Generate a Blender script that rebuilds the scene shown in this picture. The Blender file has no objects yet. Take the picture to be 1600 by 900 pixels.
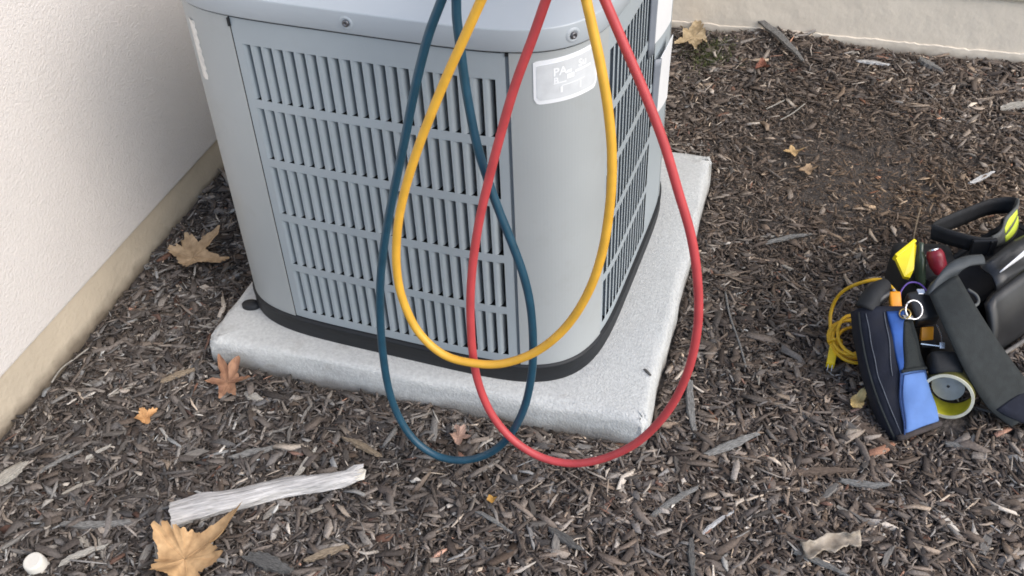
import bpy, bmesh, math, random
import numpy as np
from mathutils import Vector, Matrix
random.seed(7)
RNG = np.random.default_rng(11)
SC = bpy.context.scene
COL = SC.collection

# ------------------------------------------------------------------ camera
FPX, PITCH, YAW, ROLL = 1614.757, 0.70812, -0.30719, -0.04402
CAM = np.array([1.0744, -1.2932, 1.5026])
_cp, _sp = math.cos(PITCH), math.sin(PITCH)
CF = np.array([math.sin(YAW) * _cp, math.cos(YAW) * _cp, -_sp])
_R = np.array([math.cos(YAW), -math.sin(YAW), 0.0])
_U = np.cross(_R, CF)
CR = math.cos(ROLL) * _R + math.sin(ROLL) * _U
CU = -math.sin(ROLL) * _R + math.cos(ROLL) * _U
cam_data = bpy.data.cameras.new("camera")
cam_data.sensor_width = 36.0
cam_data.lens = FPX / 1600 * 36.0
cam_data.clip_start = 0.05
cam_data.clip_end = 500.0
cam = bpy.data.objects.new("camera", cam_data)
COL.objects.link(cam)
cam.matrix_world = Matrix(((CR[0], CU[0], -CF[0], CAM[0]), (CR[1], CU[1], -CF[1], CAM[1]), (CR[2], CU[2], -CF[2], CAM[2]), (0, 0, 0, 1)))
SC.camera = cam

# ------------------------------------------------------------------ sky, sun, exposure
SUN_EL, SUN_AZ = math.radians(40), math.radians(108)    # azimuth clockwise from +Y
world = bpy.data.worlds.new("World")
SC.world = world
world.use_nodes = True
wn = world.node_tree
sky = wn.nodes.new("ShaderNodeTexSky")
sky.sky_type = 'NISHITA'
sky.sun_disc = False
sky.sun_elevation = SUN_EL
sky.sun_rotation = SUN_AZ
sky.air_density = 1.0
sky.dust_density = 1.5
bg = wn.nodes["Background"]
bg.inputs["Strength"].default_value = 0.15
wn.links.new(sky.outputs[0], bg.inputs["Color"])
sd = bpy.data.lights.new("sun", 'SUN')
sd.energy = 1.45
sd.angle = math.radians(55)
sd.color = (1.0, 0.935, 0.85)
sun = bpy.data.objects.new("sun", sd)
COL.objects.link(sun)
_d = Vector((math.sin(SUN_AZ) * math.cos(SUN_EL), math.cos(SUN_AZ) * math.cos(SUN_EL), math.sin(SUN_EL)))
sun.rotation_euler = _d.to_track_quat('Z', 'Y').to_euler()
SC.view_settings.view_transform = 'Standard'
SC.view_settings.look = 'None'
SC.view_settings.exposure = 0.76
SC.view_settings.gamma = 1.0
SC.render.engine = 'CYCLES'
SC.cycles.use_denoising = True
SC.cycles.max_bounces = 8
SC.cycles.filter_width = 1.7

# ------------------------------------------------------------------ helpers
def ray(u, v):
    d = (u - 800) / FPX * CR - (v - 450) / FPX * CU + CF
    return d
def at(u, v, z=0.0):                     # where a sight line of the survey meets height z
    d = ray(u, v)
    return CAM + d * ((z - CAM[2]) / d[2])
def on_plane(u, v, n, c):                # ... or the plane n.P = c
    d = ray(u, v); n = np.asarray(n, float)
    return CAM + d * ((c - CAM @ n) / (d @ n))

def link(name, me, mat=None, parent=None, smooth=False):
    o = bpy.data.objects.new(name, me)
    COL.objects.link(o)
    if mat is not None and not me.materials: me.materials.append(mat)
    if parent is not None: o.parent = parent
    if smooth:
        me.polygons.foreach_set("use_smooth", np.ones(len(me.polygons), bool))
    return o
def mesh(name, V, F):
    me = bpy.data.meshes.new(name)
    me.from_pydata([tuple(map(float, v)) for v in V], [], [tuple(int(i) for i in f) for f in F])
    me.update()
    return me
def obj(name, V, F, mat, parent=None, smooth=False):
    return link(name, mesh(name, V, F), mat, parent, smooth)
def tag(o, label=None, cat=None, group=None, kind=None):
    if label: o["label"] = label
    if cat: o["category"] = cat
    if group: o["group"] = group
    if kind: o["kind"] = kind
    return o
def thing(name, label, cat, loc=(0, 0, 0), group=None):
    o = bpy.data.objects.new(name, None); COL.objects.link(o)
    o.location = tuple(map(float, loc)); o.empty_display_size = 0.05
    return tag(o, label, cat, group)
def put(o, parent):                      # geometry is written in world metres; keep it there under its thing
    o.parent = parent
    if parent.parent is None: o.matrix_parent_inverse = Matrix.Translation(-parent.location)   # a part; its own world frame is then the identity
    return o

def catmull(P, n=10):
    P = np.asarray(P, float)
    Q = np.vstack([2 * P[0] - P[1], P, 2 * P[-1] - P[-2]])
    out = []
    for i in range(1, len(Q) - 2):
        for t in np.linspace(0, 1, n, endpoint=False):
            a, b, c, d = Q[i - 1], Q[i], Q[i + 1], Q[i + 2]
            out.append(0.5 * ((2 * b) + (-a + c) * t + (2 * a - 5 * b + 4 * c - d) * t * t + (-a + 3 * b - 3 * c + d) * t ** 3))
    out.append(P[-1])
    return np.array(out)
def tube(P, R, nseg=10, caps=True):
    P = np.asarray(P, float); n = len(P)
    R = np.full(n, R) if np.isscalar(R) else np.asarray(R)
    T = np.gradient(P, axis=0); T /= np.linalg.norm(T, axis=1)[:, None] + 1e-12
    a = np.array([0, 0, 1.0]) if abs(T[0][2]) < .9 else np.array([1.0, 0, 0])
    N = np.cross(T[0], a); N /= np.linalg.norm(N)
    V = []; F = []
    th = np.linspace(0, 2 * np.pi, nseg, endpoint=False)
    for i in range(n):
        N = N - T[i] * (N @ T[i]); N /= np.linalg.norm(N) + 1e-12
        B = np.cross(T[i], N)
        V += [P[i] + R[i] * (math.cos(t) * N + math.sin(t) * B) for t in th]
    for i in range(n - 1):
        for j in range(nseg):
            k = (j + 1) % nseg
            F.append((i * nseg + j, i * nseg + k, (i + 1) * nseg + k, (i + 1) * nseg + j))
    if caps:
        F.append(tuple(range(nseg))[::-1]); F.append(tuple((n - 1) * nseg + j for j in range(nseg)))
    return V, F
def box(c, ax, ay, az, bev=0.0):         # centre and three half-axis vectors
    c, ax, ay, az = (np.asarray(k, float) for k in (c, ax, ay, az))
    bm = bmesh.new()
    vs = [bm.verts.new(c + i * ax + j * ay + k * az) for i in (-1, 1) for j in (-1, 1) for k in (-1, 1)]
    for f in ((0, 1, 3, 2), (4, 6, 7, 5), (0, 4, 5, 1), (2, 3, 7, 6), (0, 2, 6, 4), (1, 5, 7, 3)):
        bm.faces.new([vs[i] for i in f])
    bmesh.ops.recalc_face_normals(bm, faces=bm.faces)
    if bev > 0:
        bmesh.ops.bevel(bm, geom=list(bm.edges), offset=bev, segments=2, affect='EDGES', profile=0.6)
    return bm
def bm_obj(name, bm, mat, parent=None, smooth=False):
    me = bpy.data.meshes.new(name); bm.to_mesh(me); bm.free()
    o = link(name, me, mat, None, smooth)
    if parent is not None: put(o, parent)
    return o
def wobj(name, V, F, mat, parent=None, smooth=False):
    o = obj(name, V, F, mat, None, smooth)
    if parent is not None: put(o, parent)
    return o
def slab(G, thick, flip=False):
    """grid of points G[i][j] -> closed sheet of given thickness (second side offset along its normals)"""
    G = np.asarray(G, float); a, b, _ = G.shape
    du = np.gradient(G, axis=0); dv = np.gradient(G, axis=1)
    N = np.cross(du, dv); N /= np.linalg.norm(N, axis=2)[..., None] + 1e-12
    if flip: N = -N
    V = np.vstack([G.reshape(-1, 3), (G - N * thick).reshape(-1, 3)]); o = a * b
    F = []
    q = lambda i, j: i * b + j
    for i in range(a - 1):
        for j in range(b - 1):
            f = (q(i, j), q(i + 1, j), q(i + 1, j + 1), q(i, j + 1))
            if flip: f = f[::-1]
            F.append(f); F.append(tuple(k + o for k in f[::-1]))
    rim = [q(i, 0) for i in range(a)] + [q(a - 1, j) for j in range(1, b)] + [q(i, b - 1) for i in range(a - 2, -1, -1)] + [q(0, j) for j in range(b - 2, 0, -1)]
    for k in range(len(rim)):
        x, y = rim[k], rim[(k + 1) % len(rim)]
        f = (y, x, x + o, y + o)
        F.append(f[::-1] if flip else f)
    return V, F

# ------------------------------------------------------------------ materials
def mat(name, col, rough=0.6, var=0.12, scale=30.0, bump=0.0, bscale=200.0, metal=0.0, spec=0.5, col2=None, stretch=None, bdist=0.002, detail=5.0, sheen=0.0, coat=0.0):
    m = bpy.data.materials.new(name); m.use_nodes = True
    nt = m.node_tree; b = nt.nodes["Principled BSDF"]
    b.inputs["Roughness"].default_value = rough
    b.inputs["Metallic"].default_value = metal
    b.inputs["Specular IOR Level"].default_value = spec
    b.inputs["Coat Weight"].default_value = coat
    tc = nt.nodes.new("ShaderNodeTexCoord"); vec = tc.outputs["Object"]
    if stretch:
        mp = nt.nodes.new("ShaderNodeMapping"); mp.inputs["Scale"].default_value = stretch
        nt.links.new(vec, mp.inputs["Vector"]); vec = mp.outputs["Vector"]
    no = nt.nodes.new("ShaderNodeTexNoise"); no.inputs["Scale"].default_value = scale; no.inputs["Detail"].default_value = detail
    nt.links.new(vec, no.inputs["Vector"])
    r = nt.nodes.new("ShaderNodeValToRGB")
    a = np.array(col); c2 = np.array(col2) if col2 is not None else np.clip(a * (1 + var), 0, 1)
    c1 = a if col2 is not None else a * (1 - var)
    r.color_ramp.elements[0].position = 0.32; r.color_ramp.elements[1].position = 0.68
    r.color_ramp.elements[0].color = (*c1, 1); r.color_ramp.elements[1].color = (*c2, 1)
    nt.links.new(no.outputs["Fac"], r.inputs["Fac"]); nt.links.new(r.outputs["Color"], b.inputs["Base Color"])
    if bump > 0:
        n2 = nt.nodes.new("ShaderNodeTexNoise"); n2.inputs["Scale"].default_value = bscale; n2.inputs["Detail"].default_value = 4
        nt.links.new(vec, n2.inputs["Vector"])
        bp = nt.nodes.new("ShaderNodeBump"); bp.inputs["Strength"].default_value = bump; bp.inputs["Distance"].default_value = bdist
        nt.links.new(n2.outputs["Fac"], bp.inputs["Height"]); nt.links.new(bp.outputs["Normal"], b.inputs["Normal"])
    return m
M = {}
M['paint'] = mat('grey enamel', (0.355, 0.40, 0.425), 0.42, 0.06, 4, 0.05, 900, bdist=0.0004)
M['paint_post'] = mat('grey enamel post', (0.378, 0.402, 0.405), 0.42, 0.05, 4, 0.05, 900, bdist=0.0004)
M['cap'] = mat('grey moulded cap', (0.40, 0.44, 0.47), 0.33, 0.03, 5, 0.08, 600, bdist=0.0005)
M['coil'] = mat('dark condenser coil', (0.012, 0.013, 0.015), 0.7, 0.3, 200)
M['pan'] = mat('black base pan', (0.008, 0.010, 0.013), 0.6, 0.2, 40, 0.1, 300)
M['screw'] = mat('zinc screw', (0.15, 0.15, 0.16), 0.4, 0.2, 300, metal=0.7)
M['white_plate'] = mat('white cover', (0.82, 0.83, 0.84), 0.4, 0.03, 10)
M['plate_edge'] = mat('grey cover edge', (0.20, 0.22, 0.25), 0.45, 0.08, 20)
M['sticker'] = mat('sticker white border', (0.84, 0.86, 0.88), 0.35, 0.02, 30)
M['sticker_in'] = mat('sticker silver field', (0.64, 0.665, 0.68), 0.4, 0.06, 60)
M['print'] = mat('sticker white print', (0.88, 0.90, 0.91), 0.4, 0.02, 50)
M['label_torn'] = mat('torn white label', (0.75, 0.73, 0.68), 0.7, 0.15, 90)
M['pad'] = mat('cast concrete', (0.47, 0.48, 0.47), 0.9, 0.16, 150, 0.6, 260, col2=(0.59, 0.60, 0.585), bdist=0.004, detail=10)
M['blue_hose'] = mat('blue rubber hose', (0.016, 0.066, 0.105), 0.38, 0.12, 40, 0.1, 500, bdist=0.0006)
M['yellow_hose'] = mat('yellow rubber hose', (0.74, 0.40, 0.045), 0.42, 0.10, 30, 0.1, 500, bdist=0.0006)
M['red_hose'] = mat('red rubber hose', (0.50, 0.062, 0.066), 0.46, 0.10, 30, 0.1, 500, bdist=0.0006)
M['brass'] = mat('brass', (0.6, 0.42, 0.16), 0.3, 0.1, 80, metal=1.0)
M['black'] = mat('black nylon', (0.012, 0.013, 0.015), 0.75, 0.3, 60, 0.4, 900, bdist=0.001)
M['black_mold'] = mat('black moulded plastic', (0.019, 0.020, 0.022), 0.38, 0.2, 30, 0.25, 350, bdist=0.001)
M['lining'] = mat('black lining', (0.006, 0.006, 0.008), 0.9, 0.3, 60)  # near-black, for the boxes that fill the bag's inside with dark
M['navy'] = mat('navy canvas', (0.006, 0.008, 0.018), 0.85, 0.25, 40, 0.4, 500, bdist=0.001)
M['royal'] = mat('royal blue canvas', (0.018, 0.075, 0.28), 0.8, 0.2, 40, 0.4, 900, bdist=0.001)
M['sky_blue'] = mat('light blue canvas', (0.105, 0.205, 0.47), 0.8, 0.08, 25, 0.3, 1200, bdist=0.0008)
M['mesh_cloth'] = mat('black mesh cloth', (0.014, 0.018, 0.018), 0.9, 0.4, 400, 0.5, 1200, bdist=0.001)
M['brown_trim'] = mat('muddy trim', (0.05, 0.04, 0.038), 0.9, 0.3, 60)
M['cord'] = mat('yellow cord', (0.72, 0.42, 0.02), 0.4, 0.1, 60)
M['plug'] = mat('yellow plug', (0.78, 0.55, 0.02), 0.4, 0.08, 60)
M['yellow_pl'] = mat('bright yellow plastic', (0.90, 0.72, 0.01), 0.35, 0.06, 40)
M['tape_in'] = mat('yellow tape roll', (0.55, 0.52, 0.03), 0.4, 0.18, 40, col2=(0.78, 0.72, 0.06))
M['tape_edge'] = mat('pale tape edge', (0.66, 0.64, 0.5), 0.6, 0.1, 60)
M['backing'] = mat('dark tape backing', (0.10, 0.095, 0.02), 0.6, 0.2, 60)
M['grey_disc'] = mat('grey tape core', (0.36, 0.37, 0.39), 0.5, 0.12, 60)
M['hivis'] = mat('lime reflective stripe', (0.72, 0.85, 0.08), 0.5, 0.06, 40)
M['belt_grey'] = mat('grey belt webbing', (0.11, 0.115, 0.11), 0.8, 0.15, 60, 0.4, 900, bdist=0.001)
M['strap'] = mat('charcoal strap webbing', (0.022, 0.026, 0.026), 0.85, 0.2, 60, 0.6, 700, bdist=0.0012)
M['handle'] = mat('charcoal padded handle', (0.05, 0.058, 0.064), 0.6, 0.15, 50, 0.3, 600, bdist=0.001)
M['orange'] = mat('orange plastic', (0.80, 0.30, 0.01), 0.4, 0.1, 50)
M['darkred'] = mat('dark red handle', (0.26, 0.02, 0.035), 0.35, 0.15, 40)
M['steel'] = mat('bright steel', (0.75, 0.75, 0.76), 0.25, 0.1, 90, metal=0.8)
M['purple'] = mat('purple wire', (0.13, 0.07, 0.36), 0.4, 0.1, 60)
M['blue_wire'] = mat('blue wire', (0.10, 0.12, 0.75), 0.35, 0.1, 60)
M['green_glass'] = mat('dark green bottle', (0.04, 0.06, 0.04), 0.2, 0.1, 60)
M['paper'] = mat('white paper', (0.75, 0.76, 0.80), 0.7, 0.05, 40)
M['cap_white'] = mat('white plastic cap', (0.70, 0.67, 0.60), 0.5, 0.04, 60, 0.1, 300)
M['stick'] = mat('weathered bare wood', (0.33, 0.32, 0.31), 0.85, 0.2, 42, 1.0, 60, col2=(0.66, 0.64, 0.62), stretch=(.5, 6, 6), bdist=0.003, detail=8)
M['stick_end'] = mat('pale broken wood', (0.62, 0.58, 0.50), 0.9, 0.15, 120, 0.5, 200)

def leaf_mat(name, c, c2):
    m = mat(name, tuple(np.array(c) * .72), 0.75, 0.2, 48, 0.5, 260, col2=c2, bdist=0.0012, detail=10)
    return m
def wall_mat(name, col, var, bscale, bump, dist, scale=2.5):
    return mat(name, col, 0.85, var, scale, bump, bscale, bdist=dist)
M['stucco'] = wall_mat('painted stucco', (0.685, 0.645, 0.612), 0.03, 230, 0.65, 0.004)
M['found'] = wall_mat('tan foundation', (0.54, 0.465, 0.36), 0.08, 90, 0.5, 0.004, 8)
M['back_low'] = wall_mat('painted foundation', (0.80, 0.715, 0.59), 0.05, 14, 0.55, 0.010, 5)
M['back_up'] = wall_mat('tan upper stucco', (0.46, 0.41, 0.31), 0.06, 120, 0.5, 0.004)

def add_dirt(m, col, z0, z1, amount=0.8):
    """splashed soil: noisy brown stain low on a wall"""
    nt = m.node_tree; b = nt.nodes["Principled BSDF"]; src = b.inputs["Base Color"].links[0].from_socket
    tc = nt.nodes.new("ShaderNodeTexCoord"); sx = nt.nodes.new("ShaderNodeSeparateXYZ"); nt.links.new(tc.outputs["Object"], sx.inputs[0])
    no = nt.nodes.new("ShaderNodeTexNoise"); no.inputs["Scale"].default_value = 22; no.inputs["Detail"].default_value = 9; nt.links.new(tc.outputs["Object"], no.inputs["Vector"])
    mr = nt.nodes.new("ShaderNodeMapRange"); mr.inputs[1].default_value = z0; mr.inputs[2].default_value = z1; mr.inputs[3].default_value = 1.0; mr.inputs[4].default_value = 0.0
    nt.links.new(sx.outputs[2], mr.inputs[0])
    ad = nt.nodes.new("ShaderNodeMath"); ad.operation = 'ADD'; nt.links.new(mr.outputs[0], ad.inputs[0]); nt.links.new(no.outputs["Fac"], ad.inputs[1])
    m2 = nt.nodes.new("ShaderNodeMapRange"); m2.inputs[1].default_value = 0.75; m2.inputs[2].default_value = 1.45; m2.inputs[4].default_value = amount; nt.links.new(ad.outputs[0], m2.inputs[0])
    mx = nt.nodes.new("ShaderNodeMix"); mx.data_type = 'RGBA'; nt.links.new(m2.outputs[0], mx.inputs[0]); nt.links.new(src, mx.inputs[6]); mx.inputs[7].default_value = (*col, 1)
    nt.links.new(mx.outputs[2], b.inputs["Base Color"])
add_dirt(M['found'], (0.13, 0.10, 0.07), 0.0, 0.05)
add_dirt(M['back_low'], (0.20, 0.165, 0.125), -0.01, 0.03)
add_dirt(M['pad'], (0.16, 0.135, 0.11), 0.0, 0.035, 0.7)
def add_scuff(m, col, scale=38, lo=0.66, hi=0.74, amount=0.55):
    nt = m.node_tree; b = nt.nodes["Principled BSDF"]; src = b.inputs["Base Color"].links[0].from_socket
    tc = nt.nodes.new("ShaderNodeTexCoord"); no = nt.nodes.new("ShaderNodeTexNoise"); no.inputs["Scale"].default_value = scale; no.inputs["Detail"].default_value = 8; no.inputs["Roughness"].default_value = 0.7
    nt.links.new(tc.outputs["Object"], no.inputs["Vector"])
    mr = nt.nodes.new("ShaderNodeMapRange"); mr.inputs[1].default_value = lo; mr.inputs[2].default_value = hi; mr.inputs[4].default_value = amount; nt.links.new(no.outputs["Fac"], mr.inputs[0])
    mx = nt.nodes.new("ShaderNodeMix"); mx.data_type = 'RGBA'; nt.links.new(mr.outputs[0], mx.inputs[0]); nt.links.new(src, mx.inputs[6]); mx.inputs[7].default_value = (*col, 1)
    nt.links.new(mx.outputs[2], b.inputs["Base Color"])
add_scuff(M['yellow_hose'], (0.22, 0.12, 0.03)); add_scuff(M['red_hose'], (0.16, 0.03, 0.03)); add_scuff(M['blue_hose'], (0.08, 0.12, 0.15))
add_scuff(M['paint'], (0.30, 0.31, 0.30), 9, 0.55, 0.85, 0.5); add_scuff(M['paint_post'], (0.30, 0.30, 0.28), 9, 0.55, 0.85, 0.5)
add_scuff(M['pad'], (0.26, 0.22, 0.17), 12, 0.60, 0.85, 0.6)
add_scuff(M['stucco'], (0.50, 0.46, 0.42), 3, 0.52, 0.85, 0.35); add_scuff(M['sky_blue'], (0.07, 0.12, 0.26), 30, 0.5, 0.9, 0.5)
add_scuff(M['navy'], (0.03, 0.035, 0.05), 40, 0.55, 0.8, 0.5)
def attr_mat(name, attr='tint', rough=0.85, bump=0.5, bscale=260):
    m = bpy.data.materials.new(name); m.use_nodes = True
    nt = m.node_tree; b = nt.nodes["Principled BSDF"]; b.inputs["Roughness"].default_value = rough
    b.inputs["Specular IOR Level"].default_value = 0.35
    at_ = nt.nodes.new("ShaderNodeAttribute"); at_.attribute_name = attr
    tc = nt.nodes.new("ShaderNodeTexCoord")
    no = nt.nodes.new("ShaderNodeTexNoise"); no.inputs["Scale"].default_value = bscale; no.inputs["Detail"].default_value = 4
    nt.links.new(tc.outputs["Object"], no.inputs["Vector"])
    mr = nt.nodes.new("ShaderNodeMapRange"); mr.inputs[1].default_value = 0.3; mr.inputs[2].default_value = 0.7; mr.inputs[3].default_value = 0.74; mr.inputs[4].default_value = 1.26
    nt.links.new(no.outputs["Fac"], mr.inputs[0])
    mx = nt.nodes.new("ShaderNodeVectorMath"); mx.operation = 'SCALE'
    nt.links.new(at_.outputs["Color"], mx.inputs[0]); nt.links.new(mr.outputs[0], mx.inputs["Scale"])
    nt.links.new(mx.outputs[0], b.inputs["Base Color"])
    bp = nt.nodes.new("ShaderNodeBump"); bp.inputs["Strength"].default_value = bump; bp.inputs["Distance"].default_value = 0.002
    nt.links.new(no.outputs["Fac"], bp.inputs["Height"]); nt.links.new(bp.outputs["Normal"], b.inputs["Normal"])
    return m
M['chip'] = attr_mat('wood mulch chips')
def chip_random_mat():
    m = bpy.data.materials.new('single wood chips'); m.use_nodes = True
    nt = m.node_tree; b = nt.nodes["Principled BSDF"]; b.inputs["Roughness"].default_value = 0.85
    oi = nt.nodes.new("ShaderNodeObjectInfo"); r = nt.nodes.new("ShaderNodeValToRGB")
    els = r.color_ramp.elements
    els[0].color = (0.045, 0.038, 0.034, 1); els[0].position = 0
    els[1].color = (0.30, 0.27, 0.225, 1); els[1].position = 1
    for p, c in ((0.35, (0.085, 0.073, 0.063, 1)), (0.65, (0.14, 0.127, 0.114, 1)), (0.87, (0.20, 0.185, 0.166, 1))):
        e = els.new(p); e.color = c
    nt.links.new(oi.outputs["Random"], r.inputs["Fac"])
    tc = nt.nodes.new("ShaderNodeTexCoord"); mp = nt.nodes.new("ShaderNodeMapping"); mp.inputs["Scale"].default_value = (1, 9, 9)
    no = nt.nodes.new("ShaderNodeTexNoise"); no.inputs["Scale"].default_value = 90; no.inputs["Detail"].default_value = 5
    nt.links.new(tc.outputs["Object"], mp.inputs["Vector"]); nt.links.new(mp.outputs[0], no.inputs["Vector"])
    mr = nt.nodes.new("ShaderNodeMapRange"); mr.inputs[1].default_value = 0.3; mr.inputs[2].default_value = 0.7; mr.inputs[3].default_value = 0.6; mr.inputs[4].default_value = 1.4
    nt.links.new(no.outputs["Fac"], mr.inputs[0])
    mx = nt.nodes.new("ShaderNodeVectorMath"); mx.operation = 'SCALE'
    nt.links.new(r.outputs["Color"], mx.inputs[0]); nt.links.new(mr.outputs[0], mx.inputs["Scale"])
    nt.links.new(mx.outputs[0], b.inputs["Base Color"])
    bp = nt.nodes.new("ShaderNodeBump"); bp.inputs["Strength"].default_value = 0.6; bp.inputs["Distance"].default_value = 0.002
    nt.links.new(no.outputs["Fac"], bp.inputs["Height"]); nt.links.new(bp.outputs["Normal"], b.inputs["Normal"])
    return m
M['chip_one'] = chip_random_mat()
def wood_mat(name, c1, c2):
    return mat(name, tuple(np.array(c1) * .6), 0.85, 0.2, 110, 1.0, 160, col2=tuple(np.clip(np.array(c2) * 1.05, 0, 1)), stretch=(1, 8, 8), bdist=0.003, detail=8)
M['soil'] = mat('dark mulch soil', (0.055, 0.046, 0.040), 0.95, 0.3, 110, 1.0, 160, col2=(0.125, 0.107, 0.094), bdist=0.008, detail=10)

# ------------------------------------------------------------------ ground
def gh(x, y):
    x = np.asarray(x, float); y = np.asarray(y, float)
    h = 0.005 * np.sin(5.1 * x + 1.3) * np.cos(4.3 * y + 0.4) + 0.004 * np.sin(11.7 * x - 7.9 * y + 2.0) + 0.003 * np.sin(19 * x + 23 * y)
    h = h + 0.03 * np.exp(-(((x - 1.0) / 0.22) ** 2 + ((y - 1.68) / 0.16) ** 2))      # mulch heaped against the back wall
    h = h + 0.022 * np.exp(-((x + 0.30) / 0.05) ** 2) * np.clip((y + 0.1) / 0.6, 0, 1)
    return h - 0.006
def axis_coords(lo, hi, step, far):
    core = np.arange(lo, hi + 1e-6, step)
    k = step; left = []; c = lo
    while c > -far: k *= 1.5; c -= k; left.append(c)
    k = step; right = []; c = hi
    while c < far: k *= 1.5; c += k; right.append(c)
    return np.array(left[::-1] + list(core) + right)
gx = axis_coords(-0.4, 2.6, 0.02, 60); gy = axis_coords(-1.2, 1.8, 0.02, 60)
GX, GY = np.meshgrid(gx, gy, indexing='ij')
near = np.exp(-np.clip(np.hypot(GX - 0.9, GY - 0.4) - 2.2, 0, None))
GZ = gh(GX, GY) * near + RNG.normal(0, 0.0022, GX.shape) * near - 0.004
V = np.stack([GX, GY, GZ], -1).reshape(-1, 3); nb = len(gy)
F = [(i * nb + j, (i + 1) * nb + j, (i + 1) * nb + j + 1, i * nb + j + 1) for i in range(len(gx) - 1) for j in range(nb - 1)]
ground = obj('ground', V, F, M['soil'], smooth=True)
tag(ground, kind='structure')

# ------------------------------------------------------------------ walls
WX, WY = -0.302, 1.695
lw = thing('house_wall', 'off-white stucco side wall with tan foundation strip left of the grey unit', 'wall', (WX, 0, 0))
def wall_box(name, x0, x1, y0, y1, z0, z1, m, p, bev=0.004):
    bm_obj(name, box(((x0 + x1) / 2, (y0 + y1) / 2, (z0 + z1) / 2), ((x1 - x0) / 2, 0, 0), (0, (y1 - y0) / 2, 0), (0, 0, (z1 - z0) / 2), bev), m, p)
wall_box('stucco', WX - 0.2, WX, -0.95, WY + 0.2, 0.109, 2.7, M['stucco'], lw, 0.005)
wall_box('foundation', WX - 0.19, WX - 0.006, -0.94, WY + 0.19, -0.15, 0.1092, M['found'], lw, 0.003)
bw = thing('house_wall', 'pale beige painted foundation wall along the top, behind the mulch', 'wall', (1.5, WY, 0))
wall_box('foundation', WX - 0.0, 6, WY, WY + 0.2, -0.15, 0.186, M['back_low'], bw, 0.004)
wall_box('stucco', WX - 0.0, 6, WY - 0.011, WY + 0.2, 0.1862, 2.7, M['back_up'], bw, 0.005)
# ragged edge of the lowest coat
xs = np.linspace(WX + 0.002, 5.5, 420)
zt = 0.030 + RNG.normal(0, 0.0016, len(xs)) + 0.002 * np.sin(xs * 7)
off = 0.0034 + 0.0006 * np.sin(xs * 5.3) + 0.0003 * np.sin(xs * 17)
V = []; F = []
for i, xx in enumerate(xs):
    V += [(xx, WY - off[i], -0.1), (xx, WY - off[i], zt[i] - 0.0015), (xx, WY - off[i] * .7, zt[i]), (xx, WY + 0.002, zt[i] + 0.001)]
for i in range(len(xs) - 1):
    for k in range(3): F.append((i * 4 + k, i * 4 + 4 + k, i * 4 + 5 + k, i * 4 + 1 + k))
wobj('ledge', V, F, M['back_low'], bw, False)

# ------------------------------------------------------------------ concrete pad
S, PT = 0.9145, 0.0648
def rrect(off, r, n=10, m=24):
    pts = []; lo, hi = off, S - off; r = max(r - off * 0.6, 0.004)
    cs = [((hi - r, lo + r), -90), ((hi - r, hi - r), 0), ((lo + r, hi - r), 90), ((lo + r, lo + r), 180)]
    corners = []
    for (cx, cy), a0 in cs:
        corners.append([(cx + r * math.cos(math.radians(a0 + 90 * t / n)), cy + r * math.sin(math.radians(a0 + 90 * t / n))) for t in range(n + 1)])
    for k in range(4):
        pts += corners[k]
        a, b = np.array(corners[k][-1]), np.array(corners[(k + 1) % 4][0])
        pts += [tuple(a + (b - a) * t / m) for t in range(1, m)]
    return np.array(pts)
prof = [(0.001, -0.05), (0.0, 0.012), (0.0, 0.034), (0.0005, 0.046), (0.0025, 0.055), (0.006, 0.0605), (0.012, 0.0638), (0.022, 0.0648), (0.06, 0.065), (0.13, 0.065), (0.25, 0.065), (0.38, 0.065)]
V = []; F = []
for k, (o_, z_) in enumerate(prof):
    R = rrect(o_, 0.020); n = len(R)
    jit = RNG.normal(0, 0.0017, (n, 3)) * (1 if 0 < k < 7 else 0.0)
    low = 0.0025 * np.sin(np.arange(n) * 0.31 + k * .2) + 0.002 * np.sin(np.arange(n) * 0.83)
    cen = np.array([S / 2, S / 2]); dirs = (R - cen) / np.linalg.norm(R - cen, axis=1)[:, None]
    xy = R + dirs * (low * (k < 8))[:, None]
    V += [(xy[i, 0] + jit[i, 0], xy[i, 1] + jit[i, 1], z_ + jit[i, 2]) for i in range(n)]
for k in range(len(prof) - 1):
    for i in range(n):
        j = (i + 1) % n
        F.append((k * n + i, k * n + j, (k + 1) * n + j, (k + 1) * n + i))
F.append(tuple((len(prof) - 1) * n + i for i in range(n)))
pad = obj('equipment_pad', V, F, M['pad'], smooth=True)
tag(pad, 'thick square light grey concrete pad under the air conditioner', 'equipment pad')

# ------------------------------------------------------------------ air conditioner
CX, CY, HW, NN, RA = 0.424, 0.440, 0.388, 5.1, -0.062
_th = np.linspace(0, 2 * np.pi, 20001)[:-1]
_x = HW * np.sign(np.cos(_th)) * np.abs(np.cos(_th)) ** (2 / NN); _y = HW * np.sign(np.sin(_th)) * np.abs(np.sin(_th)) ** (2 / NN)
_i0 = int(np.argmin(np.abs(_th - 1.5 * np.pi))); _x = np.roll(_x, -_i0); _y = np.roll(_y, -_i0)
_s = np.concatenate([[0], np.cumsum(np.hypot(np.diff(_x), np.diff(_y)))]); LEN = _s[-1] + math.hypot(_x[0] - _x[-1], _y[0] - _y[-1])
_k = 200                                                 # even out the table
_se = np.linspace(0, LEN, 1601); _xe = np.interp(_se, np.append(_s, LEN), np.append(_x, _x[0])); _ye = np.interp(_se, np.append(_s, LEN), np.append(_y, _y[0]))
_tx = np.gradient(_xe, _se); _ty = np.gradient(_ye, _se)
_tx[0] = _tx[-1] = 1.0; _ty[0] = _ty[-1] = 0.0
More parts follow.
